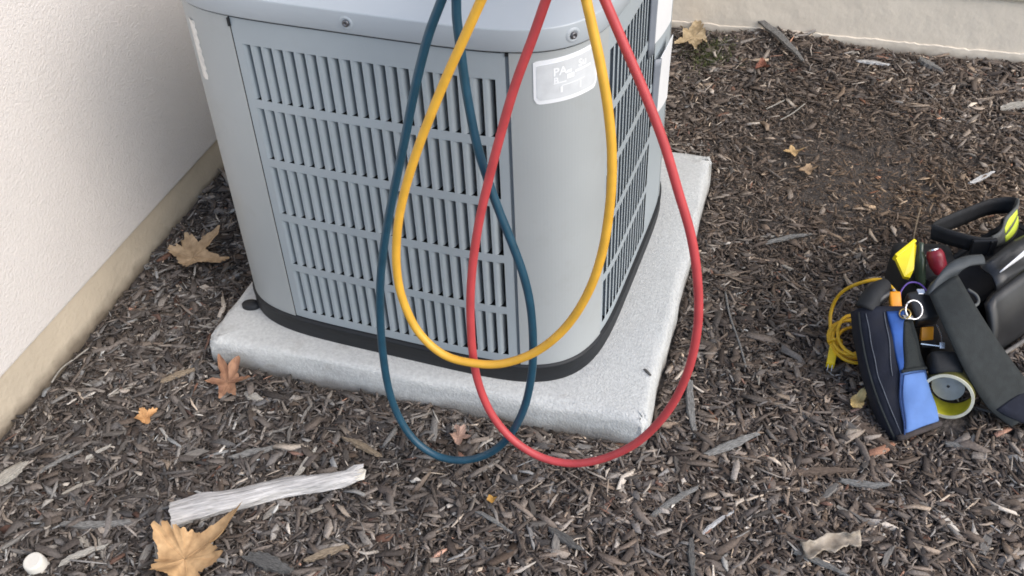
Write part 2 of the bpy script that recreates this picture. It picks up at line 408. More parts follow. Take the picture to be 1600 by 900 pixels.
def outline(s):                                          # position, outward normal, tangent in world XY
    s = np.mod(s, LEN)
    x, y, tx, ty = (np.interp(s, _se, a) for a in (_xe, _ye, _tx, _ty))
    l = np.hypot(tx, ty); tx, ty = tx / l, ty / l
    c, sn = math.cos(RA), math.sin(RA)
    return (np.stack([CX + c * x - sn * y, CY + sn * x + c * y], -1), np.stack([c * ty + sn * tx, sn * ty - c * tx], -1), np.stack([c * tx - sn * ty, sn * tx + c * ty], -1))
ac = thing('air_conditioner', 'grey outdoor air conditioner unit with rows of vertical louvers', 'air conditioner', (CX, CY, PT))
def sp(s, z, off=0.0):
    P, N, _ = outline(s); P = P + N * off
    return np.array([P[0], P[1], z])
def panel(name, sb, zb, holes, thick, m, parent, off=0.0):
    """sheet on the outline with rectangular openings; sb, zb: break lines; holes: set of (i, j) open cells"""
    na, nbz = len(sb), len(zb)
    V = [sp(s, z, off) for s in sb for z in zb] + [sp(s, z, off - thick) for s in sb for z in zb]; o = na * nbz
    q = lambda i, j: i * nbz + j
    F = []
    solid = lambda i, j: 0 <= i < na - 1 and 0 <= j < nbz - 1 and (i, j) not in holes
    for i in range(na - 1):
        for j in range(nbz - 1):
            if (i, j) in holes: continue
            a, b, c, d = q(i, j), q(i + 1, j), q(i + 1, j + 1), q(i, j + 1)
            F.append((a, b, c, d)); F.append((d + o, c + o, b + o, a + o))
            if not solid(i, j - 1): F.append((b, a, a + o, b + o))
            if not solid(i + 1, j): F.append((c, b, b + o, c + o))
            if not solid(i, j + 1): F.append((d, c, c + o, d + o))
            if not solid(i - 1, j): F.append((a, d, d + o, a + o))
    return wobj(name, V, F, m, parent)
ROWS = [(0.7180 - 0.1208 * i, 0.7180 - 0.1208 * i - 0.1040) for i in range(5)]   # top, bottom of each row of slots
def louver_mesh(prof):
    n = len(prof); h = 0.0519; V = []
    for z in (-h, h):
        V += [(x, y, z) for x, y in prof] + [(x - 0.0009, y + 0.0011, z) for x, y in prof]
    F = []
    for i in range(n - 1):
        F.append((i, i + 1, 2 * n + i + 1, 2 * n + i)); F.append((n + i + 1, n + i, 3 * n + i, 3 * n + i + 1))
        F.append((i + 1, i, n + i, n + i + 1)); F.append((2 * n + i, 2 * n + i + 1, 3 * n + i + 1, 3 * n + i))
    F.append((n - 1, 2 * n - 1, 4 * n - 1, 3 * n - 1)); F.append((n, 0, 2 * n, 3 * n))
    me = mesh('slat', V, F); me.materials.append(M['paint'])
    return me
LOUVER = louver_mesh([(0.0001, 0.0003), (0.0020, 0.0008), (0.0040, 0.0020), (0.0056, 0.0038), (0.0066, 0.0066), (0.0073, 0.0100), (0.0078, 0.0140), (0.0080, 0.0200)])
LOUVER_SIDE = louver_mesh([(-0.0003, 0.0008), (0.0000, 0.0050), (0.0005, 0.0100), (0.0012, 0.0150)])
def louvered(name, s0, s1, first, count, pitch, width, parent, blade, thick):
    sb = {round(s0, 5), round(s1, 5)}
    for k in range(count): sb |= {round(first + k * pitch, 5), round(first + k * pitch + width, 5)}
    s = first + count * pitch
    for a, b in ((s0, first), (s, s1)):
        sb |= {round(v, 5) for v in np.linspace(a, b, max(2, int((b - a) / 0.012) + 1))}
    sb = sorted(sb); sb = [v for i, v in enumerate(sb) if i == 0 or v - sb[i - 1] > 2e-4]
    zb = sorted({0.112, 0.763} | {round(v, 5) for r in ROWS for v in r})
    holes = set()
    for i in range(len(sb) - 1):
        ms = (sb[i] + sb[i + 1]) / 2; k = math.floor((ms - first) / pitch)
        if not (0 <= k < count and ms - first - k * pitch < width): continue
        for j in range(len(zb) - 1):
            mz = (zb[j] + zb[j + 1]) / 2
            if any(b < mz < t for t, b in ROWS): holes.add((i, j))
    p = panel(name, sb, zb, holes, thick, M['paint'], parent)
    for k in range(count):
        P, N, T = outline(first + k * pitch)
        for t, b in ROWS:
            o = bpy.data.objects.new('slat', blade); COL.objects.link(o)
            o.parent = p
            o.matrix_parent_inverse = Matrix.Translation(-Vector(ac.location))
            # matrix_parent_inverse of the panel already cancels the thing's place; give the slat world coordinates
            o.matrix_parent_inverse = Matrix.Identity(4)
            o.location = (P[0], P[1], (t + b) / 2)
            o.rotation_euler = (0, 0, math.atan2(T[1], T[0]))
    return p
louvered('front_panel', -0.2195, 0.2545, -0.2045, 22, 0.02034, 0.0156, ac, LOUVER, 0.0012)
louvered('side_panel', 0.4496, 0.9300, 0.4580, 15, 0.0210, 0.0146, ac, LOUVER_SIDE, 0.0005)
fine = lambda a, b: list(np.linspace(a, b, max(3, int((b - a) / 0.006))))
panel('corner_post', fine(0.2605, 0.4480), [0.110, 0.30, 0.52, 0.764], set(), 0.0018, M['paint_post'], ac, 0.0012)
panel('seam_flange', fine(0.2470, 0.2640), [0.112, 0.763], set(), 0.001, M['paint'], ac, -0.0065)
panel('corner_post', fine(-0.4750, -0.2220), [0.110, 0.30, 0.52, 0.764], set(), 0.0018, M['paint_post'], ac, 0.0012)
panel('corner_post', fine(0.9315, 1.1600), [0.110, 0.30, 0.52, 0.764], set(), 0.0018, M['paint_post'], ac, 0.0012)
panel('rear_panel', fine(1.1620, LEN - 0.4770), [0.110, 0.30, 0.52, 0.764], set(), 0.0018, M['paint'], ac)
def prism(name, profile, m, close_top=True, close_bot=False, smooth=True, ns=240):
    """lofted rings: (inset, z)"""
    ss = np.linspace(0, LEN, ns, endpoint=False); P, N, _ = outline(ss)
    V = []; F = []
    for ins, z in profile:
        if ins < 0.06: Q = P - N * ins
        else:
            c = np.array([CX, CY]); Q = c + (P - N * 0.02 - c) * (1 - (ins - 0.02) / HW)
        V += [(a, b, z) for a, b in Q]
    for k in range(len(profile) - 1):
        for i in range(ns):
            j = (i + 1) % ns
            F.append((k * ns + i, k * ns + j, (k + 1) * ns + j, (k + 1) * ns + i))
    if close_top: F.append(tuple((len(profile) - 1) * ns + i for i in range(ns)))
    if close_bot: F.append(tuple(i for i in range(ns))[::-1])
    return wobj(name, V, F, m, ac, smooth)
prism('coil', [(0.024, 0.10), (0.024, 0.764)], M['coil'], True, True, False)
cover = prism('top_cover', [(0.012, 0.7685), (-0.0040, 0.7670), (-0.0048, 0.7690), (-0.0048, 0.8020), (-0.0042, 0.8038), (-0.0026, 0.8048), (0.022, 0.8130), (0.048, 0.8235), (0.09, 0.832), (0.14, 0.838), (0.17, 0.834), (0.30, 0.834), (0.38, 0.846)], M['cap'])
pan = prism('base_pan', [(-0.0030, PT - 0.0005), (-0.0050, PT + 0.010), (-0.0040, 0.100), (-0.0055, 0.1015), (-0.0055, 0.1075), (0.006, 0.1085), (0.02, 0.1085)], M['pan'])
# the pan's rim must not hide the panels: panels stand on it
# little foot tab
c = at(393, 479, PT)
V = []; F = []
nn = 20; ax = np.array([0.019, 0.004]); ay = np.array([-0.003, 0.013])
for z, k in ((PT - 0.001, 1.0), (PT + 0.008, 1.0), (PT + 0.011, 0.86)):
    for i in range(nn):
        a = 2 * math.pi * i / nn; q = k * (math.cos(a) * ax + math.sin(a) * ay); V.append((c[0] + q[0], c[1] + q[1], z))
for k in range(2):
    for i in range(nn): F.append((k * nn + i, k * nn + (i + 1) % nn, (k + 1) * nn + (i + 1) % nn, (k + 1) * nn + i))
F.append(tuple(2 * nn + i for i in range(nn)))
wobj('foot', V, F, M['pan'], pan, True)
# screws in dimples on the cover band
def disc(s, z, off, prof, m, name, parent, n=18):
    P, N, T = outline(s); V = []; F = []
    for r, h in prof:
        for i in range(n):
            a = 2 * math.pi * i / n
            q = P + T * (r * math.cos(a)) + N * (off + h); V.append((q[0], q[1], z + r * math.sin(a)))
    for k in range(len(prof) - 1):
        for i in range(n): F.append((k * n + i, k * n + (i + 1) % n, (k + 1) * n + (i + 1) % n, (k + 1) * n + i))
    F.append(tuple((len(prof) - 1) * n + i for i in range(n)))
    return wobj(name, V, F, m, parent, True)
for s in (0.0, 0.358, -0.36, 0.70):
    d = disc(s, 0.7850, 0.0044, [(0.0125, 0.0), (0.0095, 0.0022), (0.0075, 0.0016), (0.0065, 0.0008)], M['cap'], 'screw_boss', cover)
    disc(s, 0.7850, 0.0052, [(0.0058, 0.0), (0.0058, 0.0022), (0.0046, 0.0034), (0.0024, 0.0034), (0.0022, 0.0016)], M['screw'], 'screw', cover, 12)
# notch tabs at the heads of the seams
bm_obj('clip', box(sp(-0.2208, 0.7545, 0.0005), np.append(outline(-0.2208)[2] * 0.0022, 0), np.append(outline(-0.2208)[1] * 0.003, 0), (0, 0, 0.0075), 0.0006), M['pan'], ac)
bm_obj('clip', box(sp(0.2575, 0.7610, -0.001), np.append(outline(0.2575)[2] * 0.0030, 0), np.append(outline(0.2575)[1] * 0.003, 0), (0, 0, 0.0022), 0.0004), M['pan'], ac)
# rating sticker on the right corner post
def patch(name, s0, s1, z0, z1, r, off, m, parent, slope=0.0, n=28):
    """rounded rectangular sticker wrapped on the outline"""
    V = []; F = []
    us = np.linspace(0, 1, n)
    for u in us:
        s = s0 + (s1 - s0) * u; e = min(u, 1 - u) * (s1 - s0)
        cut = 0.0 if e >= r else r - math.sqrt(max(r * r - (r - e) ** 2, 0))
        dz = slope * u
        V += [sp(s, z0 + cut + dz * .2, off), sp(s, z1 - cut * .25 + dz, off), sp(s, z1 - cut * .25 + dz, off - 0.0005), sp(s, z0 + cut + dz * .2, off - 0.0005)]
    for i in range(n - 1):
        for k in range(4): F.append((i * 4 + k, i * 4 + 4 + k, i * 4 + 4 + (k + 1) % 4, i * 4 + (k + 1) % 4))
    F = [f[::-1] for f in F]
    return wobj(name, V, F, m, parent)
st = patch('rating_sticker', 0.2965, 0.4110, 0.6760, 0.7500, 0.010, 0.0022, M['sticker'], ac, 0.007)
patch('field', 0.3015, 0.4065, 0.6830, 0.7430, 0.006, 0.0026, M['sticker_in'], st, 0.007)
def text_on(txt, s, z, size, off, parent, m, slope=0.06):
    cu = bpy.data.curves.new('lettering', 'FONT'); cu.body = txt; cu.size = size; cu.extrude = 0.0; cu.offset = 0.00045; cu.resolution_u = 3
    tmp = bpy.data.objects.new('lettering', cu); COL.objects.link(tmp)
    dg = bpy.context.evaluated_depsgraph_get(); me = tmp.evaluated_get(dg).to_mesh()
    V = [sp(s + v.co.x, z + v.co.y + slope * v.co.x, off) for v in me.vertices]; F = [tuple(p.vertices) for p in me.polygons]
    bpy.data.objects.remove(tmp)
    return wobj('lettering', V, F, m, parent)
text_on('PA', 0.3265, 0.7225, 0.0190, 0.0030, st, M['print'])
text_on('Su', 0.3690, 0.7285, 0.0165, 0.0030, st, M['print'])
text_on('B', 0.3270, 0.7090, 0.0150, 0.0030, st, M['print'])
def bar(s0, s1, z, h, slope=0.06):
    n = 8; V = []; F = []
    for i in range(n):
        s = s0 + (s1 - s0) * i / (n - 1); zz = z + slope * (s - 0.327)
        V += [sp(s, zz, 0.0030), sp(s, zz + h, 0.0030)]
    for i in range(n - 1): F.append((2 * i, 2 * i + 2, 2 * i + 3, 2 * i + 1))
    wobj('print_bar', V, F, M['print'], st)
bar(0.327, 0.348, 0.7085, 0.0018); bar(0.349, 0.3615, 0.7125, 0.0080); bar(0.363, 0.394, 0.7190, 0.0035); bar(0.349, 0.357, 0.7225, 0.0050)
bar(0.340, 0.382, 0.7030, 0.0012); bar(0.338, 0.342, 0.6925, 0.0105, 0); bar(0.372, 0.3745, 0.6915, 0.0125, 0)
# white covers standing proud of the right side
def side_cover(s0, s1, z0, z1, depth, curl):
    n = 14; G = []
    for i in range(n):
        u = i / (n - 1); s = s0 + (s1 - s0) * u
        row = []
        for j in range(10):
            w = j / 9
            z = z0 + (z1 - z0) * w + (0.018 * (1 - u) ** 2 if j == 0 else 0)
            row.append(sp(s, z, 0.003 + depth * (0.9 + 0.25 * u) + curl * w * w))
        G.append(row)
    V, F = slab(G, 0.0016)
    c_ = wobj('service_cover', V, F, M['white_plate'], ac, False)
    G = [[sp(s0 - 0.002 - 0.010 * (1 - k / 4), z0 + (z1 - z0) * j / 9 - 0.008 * (1 - k / 4) * (j == 0), 0.0015 + (0.0025 + depth + curl * (j / 9) ** 2) * k / 4) for j in range(10)] for k in range(5)]
    V, F = slab(G, 0.0016)
    wobj('cover_edge', V, F, M['plate_edge'], c_, True)
side_cover(0.712, 0.850, 0.585, 0.745, 0.007, 0.003)
side_cover(0.772, 0.870, 0.405, 0.545, 0.007, 0.003)
# torn edge of a white label on the left corner
ss = -0.442; n = 26; V = []; F = []
for i in range(n):
    z = 0.735 - 0.112 * i / (n - 1)
    w = 0.005 + 0.002 * math.sin(i * 1.7) + 0.002 * random.random()
    V += [sp(-0.328, z, 0.0016), sp(-0.318 + w * 0.5, z, 0.0036), sp(-0.3135 + w, z, 0.0016)]
for i in range(n - 1):
    for k in range(2): F.append((i * 3 + k, i * 3 + 3 + k, i * 3 + 4 + k, i * 3 + 1 + k))
wobj('torn_label', V, F, M['label_torn'], ac, True)

# ------------------------------------------------------------------ refrigerant hoses
def hose(px, mt, c, label, r=0.0069, lift=None):
    K = 0.106
    ext = lambda a, b, k: (a[0] + (a[0] - b[0]) * k, a[1] + (a[1] - b[1]) * k)
    px = [ext(px[0], px[1], 0.7 * 60 / max(20, abs(px[1][1] - px[0][1])))] + px + [ext(px[-1], px[-2], 0.7 * 60 / max(20, abs(px[-2][1] - px[-1][1])))]
    P = [on_plane(u, v, (0, 1, -K), c) for u, v in px]
    a, b = P[0], P[-1]
    mid = np.array([0.60, 0.30, 0.86])
    pre = [np.array([mid[0] + (a[0] - .6) * .9, 0.24, 0.853]), np.array([a[0] * .97 + .01, 0.16, 0.925]), np.array([a[0], (a[1] + 0.075), a[2] + 0.030])]
    post = [np.array([b[0], (b[1] + 0.075), b[2] + 0.030]), np.array([b[0] * .97 + .01, 0.16, 0.925]), np.array([mid[0] + (b[0] - .6) * .9, 0.24, 0.853])]
    Q = catmull(pre + P + post, 9)
    t = thing('refrigerant_hose', label, 'hose', Q[len(Q) // 2], 'refrigerant hoses looped over the unit')
    V, F = tube(Q, r, 14)
    wobj('hose_body', V, F, mt, t, True)
    for e, g in ((Q[0], Q[1]), (Q[-1], Q[-2])):
        d = (e - g) / np.linalg.norm(e - g)
        V, F = tube([e - d * 0.004, e + d * 0.012, e + d * 0.013, e + d * 0.030], [0.0085, 0.0085, 0.0105, 0.0105], 6)
        wobj('fitting', V, F, M['brass'], t)
    return t
BLUE = [(690, 0), (668, 60), (648, 140), (632, 220), (615, 300), (602, 370), (595, 430), (594, 490), (598, 550), (608, 610), (625, 655), (650, 690), (685, 713), (725, 719), (765, 708), (795, 682), (818, 640), (830, 590), (833, 540), (829, 480), (818, 430), (800, 380), (780, 330), (762, 280), (745, 225), (730, 150), (720, 80), (714, 30), (713, 0)]
YEL = [(752, 0), (725, 60), (700, 115), (675, 175), (652, 235), (632, 300), (621, 360), (620, 420), (630, 470), (655, 520), (695, 555), (745, 568), (790, 567), (840, 548), (885, 510), (920, 455), (942, 390), (954, 310), (956, 240), (950, 170), (938, 100), (925, 40), (916, 0)]
RED = [(853, 0), (832, 60), (806, 130), (785, 200), (764, 280), (748, 350), (738, 420), (735, 480), (738, 545), (748, 600), (770, 650), (805, 690), (850, 716), (900, 724), (950, 714), (1000, 688), (1045, 640), (1075, 580), (1090, 510), (1090, 440), (1080, 370), (1060, 300), (1036, 220), (1005, 140), (975, 70), (945, 0)]
hose(BLUE, M['blue_hose'], -0.157, 'dark blue hose hanging in a long loop in front of the louvers')
hose(RED, M['red_hose'], -0.176, 'red hose hanging in a wide loop past the right corner of the pad')
hose(YEL, M['yellow_hose'], -0.198, 'yellow hose hanging in the shortest loop across the corner of the unit')

# ------------------------------------------------------------------ mulch
PAL = np.array([(0.052, 0.043, 0.038), (0.084, 0.071, 0.062), (0.130, 0.113, 0.100), (0.200, 0.180, 0.160), (0.36, 0.33, 0.29)])
def free(x, y, pad_m=0.006):
    inpad = (x > -pad_m) & (x < S + pad_m) & (y > -pad_m) & (y < S + pad_m)
    roll = (x - 1.455) ** 2 + (y - 0.225) ** 2 < 0.055 ** 2
    return ~inpad & ~roll & (x > WX + 0.006) & (y < WY - 0.012)
def in_view(x, y, m=60):
    d = np.stack([x, y, np.zeros_like(x)], -1) - CAM
    z = d @ CF; u = 800 + FPX * (d @ CR) / z; v = 450 - FPX * (d @ CU) / z
    return (u > -m) & (u < 1600 + m) & (v > -m) & (v < 900 + m)
def fineness(x, y):            # 1 where the bed is trodden fine (between unit and back wall), 0 where chips are coarse
    f = np.exp(-(((x - 1.25) / 0.42) ** 2 + ((y - 1.02) / 0.42) ** 2))
    return f
def straw(x, y):
    return np.exp(-(((x - 1.45) / 0.30) ** 2 + ((y - 0.95) / 0.16) ** 2))
def make_chips(name, n, lmean, lsig, wfrac, three, zr, tilt, wts, label, cat='mulch'):
    x = RNG.uniform(WX, 2.7, n * 3); y = RNG.uniform(-1.25, WY, n * 3)
    fi = fineness(x, y)
    edge = in_view(x, y, 60) | (in_view(x, y, 480) & (RNG.random(n * 3) < (0.55 if three else 0.25)))
    keep = free(x, y) & edge & (RNG.random(n * 3) > (fi * 0.60 if three else 0))
    x, y = x[keep][:n], y[keep][:n]; n = len(x); fi = fineness(x, y)
    L = lmean * np.exp(RNG.normal(0, lsig, n)) * (1 - 0.5 * fi)
    L = np.clip(L, 0.003, 0.075)
    W = np.clip(L * wfrac * np.exp(RNG.normal(0, 0.35, n)), 0.0009, 0.014)
    Tk = W * RNG.uniform(0.25, 0.6, n)
    yaw = RNG.uniform(0, 2 * np.pi, n); pit = RNG.normal(0, tilt, n); rol = RNG.normal(0, tilt * 2, n)
    # keep long chips from piercing the pad or walls
    hx = np.abs(np.cos(yaw)) * L / 2; hy = np.abs(np.sin(yaw)) * L / 2
    ok = free(x, y, 0.0) & ~((x + hx > 0) & (x - hx < S) & (y + hy > 0) & (y - hy < S)) & (x - hx > WX - 0.002) & (y + hy < WY - 0.002)
    x, y, L, W, Tk, yaw, pit, rol = (a[ok] for a in (x, y, L, W, Tk, yaw, pit, rol)); n = len(x)
    z = gh(x, y) + RNG.uniform(zr[0], zr[1], n)
    cy_, sy_ = np.cos(yaw), np.sin(yaw); cp_, sp_ = np.cos(pit), np.sin(pit); cr_, sr_ = np.cos(rol), np.sin(rol)
    ax = np.stack([cy_ * cp_, sy_ * cp_, sp_], -1)
    ay0 = np.stack([-sy_, cy_, np.zeros(n)], -1); az0 = np.cross(ax, ay0)
    ay = ay0 * cr_[:, None] + az0 * sr_[:, None]; az = -ay0 * sr_[:, None] + az0 * cr_[:, None]
    C = np.stack([x, y, z], -1)
    secs = (-1, 0, 1) if three else (-1, 1)
    vs = []
    for s in secs:
        ws = RNG.uniform(0.35, 1.0, n) if s != 0 else RNG.uniform(0.85, 1.15, n)
        ts = RNG.uniform(0.4, 1.0, n) if s != 0 else np.ones(n)
        sk = RNG.uniform(-0.35, 0.35, n) * W; bend = (RNG.normal(0, 0.05, n) * L if s == 0 else np.zeros(n))
        skew = RNG.uniform(-0.5, 0.5, n) * W
        for a, b in ((-1, -1), (1, -1), (1, 1), (-1, 1)):
            vs.append(C + ax * (s * L / 2 + a * skew * (s != 0))[:, None] + ay * (a * ws * W / 2 + sk + bend)[:, None] + az * (b * ts * Tk / 2 + bend * .4)[:, None])
    V = np.stack(vs, 1).reshape(-1, 3); nv = 4 * len(secs)
    quads = []
    for k in range(len(secs) - 1):
        for j in range(4):
            i = (j + 1) % 4; quads.append((4 * k + j, 4 * k + i, 4 * k + 4 + i, 4 * k + 4 + j))
    quads.append((3, 2, 1, 0)); e = 4 * (len(secs) - 1); quads.append((e, e + 1, e + 2, e + 3))
    Q = np.array(quads); F = (np.arange(n) * nv)[:, None, None] + Q[None]
    F = F.reshape(-1, 4)
    me = bpy.data.meshes.new(name)
    me.vertices.add(len(V)); me.vertices.foreach_set("co", V.astype(np.float32).ravel())
    me.loops.add(F.size); me.loops.foreach_set("vertex_index", F.astype(np.int32).ravel())
    me.polygons.add(len(F)); me.polygons.foreach_set("loop_start", np.arange(0, F.size, 4, dtype=np.int32))
    me.update(calc_edges=True)
    st_ = straw(x, y); fi = fineness(x, y)
    w = np.array(wts)[None] * np.ones((n, 1))
    w[:, 4] += st_ * 0.10; w[:, 3] += st_ * 0.22; w[:, 1] += fi * 0.5
    w /= w.sum(1, keepdims=True); cdf = np.cumsum(w, 1); pick = (RNG.random(n)[:, None] > cdf).sum(1)
    colr = PAL[np.clip(pick, 0, 4)] * np.exp(RNG.normal(0, 0.17, n))[:, None]
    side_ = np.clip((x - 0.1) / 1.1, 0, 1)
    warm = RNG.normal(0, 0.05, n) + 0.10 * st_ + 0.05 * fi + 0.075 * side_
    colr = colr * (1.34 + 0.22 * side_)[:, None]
    mid = np.array((0.115, 0.098, 0.085)); colr = colr * (1 - 0.45 * fi)[:, None] + mid * (0.45 * fi)[:, None]
    colr = colr * np.stack([1 + warm, np.ones(n), 1 - warm], -1)
    damp = 0.30 * np.exp(-(((x - 1.12) / 0.12) ** 2 + ((y - 0.38) / 0.30) ** 2)) + 0.16 * np.clip(np.sin(4.7 * x + 1.1 * np.sin(3.1 * y)) * np.sin(5.9 * y + 1.7 * np.sin(2.3 * x) + 1), 0, 1)   # damp, darker wood
    colr = colr * (1 - damp)[:, None]
    red = RNG.random(n) < 0.015; colr[red] *= (1.3, 0.88, 0.75)
    at_ = me.attributes.new("tint", 'FLOAT_COLOR', 'POINT')
    rgba = np.concatenate([np.repeat(np.clip(colr, 0, 1), nv, 0), np.ones((n * nv, 1))], 1)
    at_.data.foreach_set("color", rgba.astype(np.float32).ravel())
    o = link(name, me, M['chip'])
    tag(o, label, 'mulch', kind='stuff')
    return o
make_chips('mulch', 82000, 0.0175, 0.52, 0.23, True, (-0.004, 0.010), 0.22, (0.28, 0.32, 0.24, 0.12, 0.03), 'dark weathered wood mulch covering the whole bed')
make_chips('mulch_shreds', 15000, 0.032, 0.40, 0.095, True, (0.000, 0.012), 0.15, (0.22, 0.30, 0.24, 0.17, 0.07), 'long thin shredded fibres strewn over the mulch')
make_chips('mulch_fines', 95000, 0.0068, 0.50, 0.30, False, (-0.003, 0.011), 0.35, (0.34, 0.36, 0.19, 0.09, 0.02), 'fine shredded mulch crumbs between the larger chips')

# shards: one solid splinter mesh with ragged ends
def shard_mesh(name, L, W, T, seed, bend=0.0, taper=(0.7, 0.5), n=9):
    r = random.Random(seed); V = []; F = []
    ring = [(-1, -1), (0.1, -1.12), (1, -0.9), (1.05, 0.3), (0.85, 1), (-0.15, 1.1), (-0.9, 0.85)]
    ring = [(a * r.uniform(.88, 1.08), b * r.uniform(.8, 1.1)) for a, b in ring]; m = len(ring)
    cut0, cut1 = r.uniform(-.8, .8), r.uniform(-.8, .8)                      # slanting breaks at both ends
    lo, hi = r.uniform(-.2, .2), r.uniform(-.2, .2); wob = [r.uniform(-.10, .10) for _ in range(n)]
    for i in range(n):
        u = i / (n - 1)
        k = min(1.0, taper[0] + (1 - taper[0]) * min(1, u * 3)) * min(1.0, taper[1] + (1 - taper[1]) * min(1, (1 - u) * 2.2))
        yy = bend * L * (1 - (2 * u - 1) ** 2) + wob[i] * W
        for j, (a, b) in enumerate(ring):
            sx = a * W * .5 * (cut0 * max(0, 1 - u * 5) + cut1 * max(0, 1 - (1 - u) * 5))
            if i in (0, n - 1): sx += r.uniform(-.35, .35) * W
            V.append(((u - .5) * L + sx, yy + k * a * W / 2 + r.uniform(-.04, .04) * W, k ** .5 * b * T / 2 + (lo * (1 - u) + hi * u) * a * T * .6))
    for i in range(n - 1):
        for j in range(m): F.append((i * m + j, i * m + (j + 1) % m, (i + 1) * m + (j + 1) % m, (i + 1) * m + j)[::-1])
    F.append(tuple(range(m))); F.append(tuple((n - 1) * m + j for j in range(m))[::-1])
    return mesh(name, V, F)
kinds = []
for k, (L, W, T, b, tp) in enumerate([(0.036, 0.009, 0.004, 0.02, (.6, .5)), (0.050, 0.007, 0.004, -0.03, (.4, .3)), (0.028, 0.012, 0.0045, 0.0, (.8, .7)), (0.062, 0.008, 0.004, 0.05, (.3, .5)), (0.034, 0.006, 0.004, 0.06, (.5, .3)), (0.044, 0.013, 0.005, 0.02, (.7, .4)), (0.030, 0.008, 0.004, -0.05, (.5, .7)), (0.024, 0.010, 0.005, 0.0, (.8, .8))]):
    me = shard_mesh('wood_chip', L, W, T, 40 + k, b, tp, 5); me.materials.append(M['chip_one']); kinds.append(me)
cnt = 0
while cnt < 290:
    x, y = random.uniform(WX + .03, 1.75), random.uniform(-0.6, WY - .03)
    if not in_view(np.array([x]), np.array([y]), -5)[0] or not free(np.array([x]), np.array([y]), 0.03)[0]: continue
    if random.random() < 0.75 * float(fineness(x, y)) + 0.25 * (y > 0.6): continue
    me = random.choice(kinds)
    o = bpy.data.objects.new('wood_chip', me); COL.objects.link(o); o.parent = ground
    o.location = (x, y, float(gh(x, y)) + random.uniform(0.006, 0.011))
    o.rotation_euler = (random.gauss(0, .35), random.gauss(0, .10), random.uniform(0, 6.283))
    s = random.uniform(0.8, 1.45) if y < 0.05 else random.uniform(0.6, 1.05); o.scale = (s, s, s)
    cnt += 1
# the conspicuous pieces, each where it lies
WM = {'pale': wood_mat('pale chip wood', (0.40, 0.37, 0.32), (0.62, 0.58, 0.51)), 'grey': wood_mat('grey chip wood', (0.17, 0.165, 0.155), (0.33, 0.32, 0.30)),
      'dark': wood_mat('dark bark', (0.09, 0.085, 0.08), (0.17, 0.165, 0.155)), 'tan': wood_mat('tan chip wood', (0.24, 0.18, 0.12), (0.42, 0.33, 0.23)), 'brown': wood_mat('brown chip wood', (0.12, 0.085, 0.062), (0.22, 0.16, 0.12)),
      'white': wood_mat('bleached chip wood', (0.55, 0.54, 0.53), (0.78, 0.77, 0.75))}
CH = [((95, 880), (165, 852), 13, 'pale', .06, 'pale curved wood chip to the right of the white cap'),
      ((-12, 760), (42, 726), 24, 'pale', 0, 'broad pale weathered chip cut by the left picture edge'),
      ((62, 738), (128, 706), 9, 'grey', .05, 'long thin grey splinter below the tan foundation strip'),
      ((105, 727), (172, 694), 8, 'pale', -.02, 'pale narrow splinter beside a grey one left of the small orange leaf'),
      ((462, 749), (495, 702), 11, 'pale', 0, 'short pale chip standing out just above the bleached stick'),
      ((478, 872), (542, 850), 16, 'tan', .03, 'pale tan chip right of the large tan leaf'),
      ((362, 714), (430, 697), 15, 'grey', .0, 'squarish light grey chip above the middle of the stick'),
      ((388, 868), (452, 890), 30, 'dark', .0, 'broad dark bark flake right of the large tan leaf'),
      ((540, 682), (592, 712), 17, 'tan', .02, 'blunt tan chip left of the blue hose loop'),
      ((98, 815), (203, 812), 15, 'grey', -.06, 'long grey-brown chip above and right of the white cap'),
      ((1094, 836), (1147, 797), 9, 'white', .03, 'narrow whitish chip lying below the red loop'),
      ((1020, 806), (1092, 762), 13, 'grey', .05, 'forked looking grey chip below the red loop'),
      ((1104, 716), (1182, 680), 17, 'grey', .0, 'long flat grey-green chip right of the red loop bottom'),
      ((1080, 592), (1087, 682), 15, 'grey', -.04, 'upright grey splinter just outside the red loop'),
      ((1228, 740), (1340, 733), 15, 'brown', .03, 'long brown chip below the blue tool pouch'),
      ((1312, 748), (1390, 757), 13, 'grey', -.05, 'grey forked twig end beside the long brown chip'),
      ((1565, 167), (1612, 158), 15, 'pale', .0, 'cream chip at the right picture edge below the beige wall'),
      ((1517, 283), (1553, 265), 9, 'white', .0, 'small bright chip above the black belt loop'),
      ((1172, 44), (1250, 118), 14, 'grey', .04, 'long split grey stake leaning near the back wall'),
      ((1196, 376), (1268, 362), 10, 'grey', .03, 'grey chip lying left of the yellow plastic wedge'),
      ((256, 597), (306, 578), 13, 'tan', .04, 'short buff chip left of the brown leaf at the pad corner'),
      ((1240, 860), (1330, 905), 12, 'grey', .03, 'grey stick end below the pale curled leaf'),
      ((1080, 842), (1082, 905), 13, 'dark', .0, 'dark upright splinter at the bottom edge'),
      ((745, 795), (800, 830), 9, 'grey', .02, 'slim grey splinter below the blue loop'),
      ((860, 825), (905, 858), 20, 'dark', .0, 'flat dark grey chip below the red loop'),
      ((1335, 658), (1395, 700), 14, 'brown', .0, 'brown chip beside the foot of the blue pouch'),
      ((1480, 690), (1530, 700), 13, 'grey', .03, 'grey chip below the yellow tape roll'),
      ((1340, 95), (1388, 100), 12, 'white', .05, 'bleached chip at the foot of the beige wall'),
      ((1436, 95), (1470, 112), 17, 'grey', .0, 'stubby grey chip against the foot of the beige wall'),
      ((385, 616), (408, 624), 16, 'pale', .0, 'small cream chip beside the brown leaf at the pad corner')]
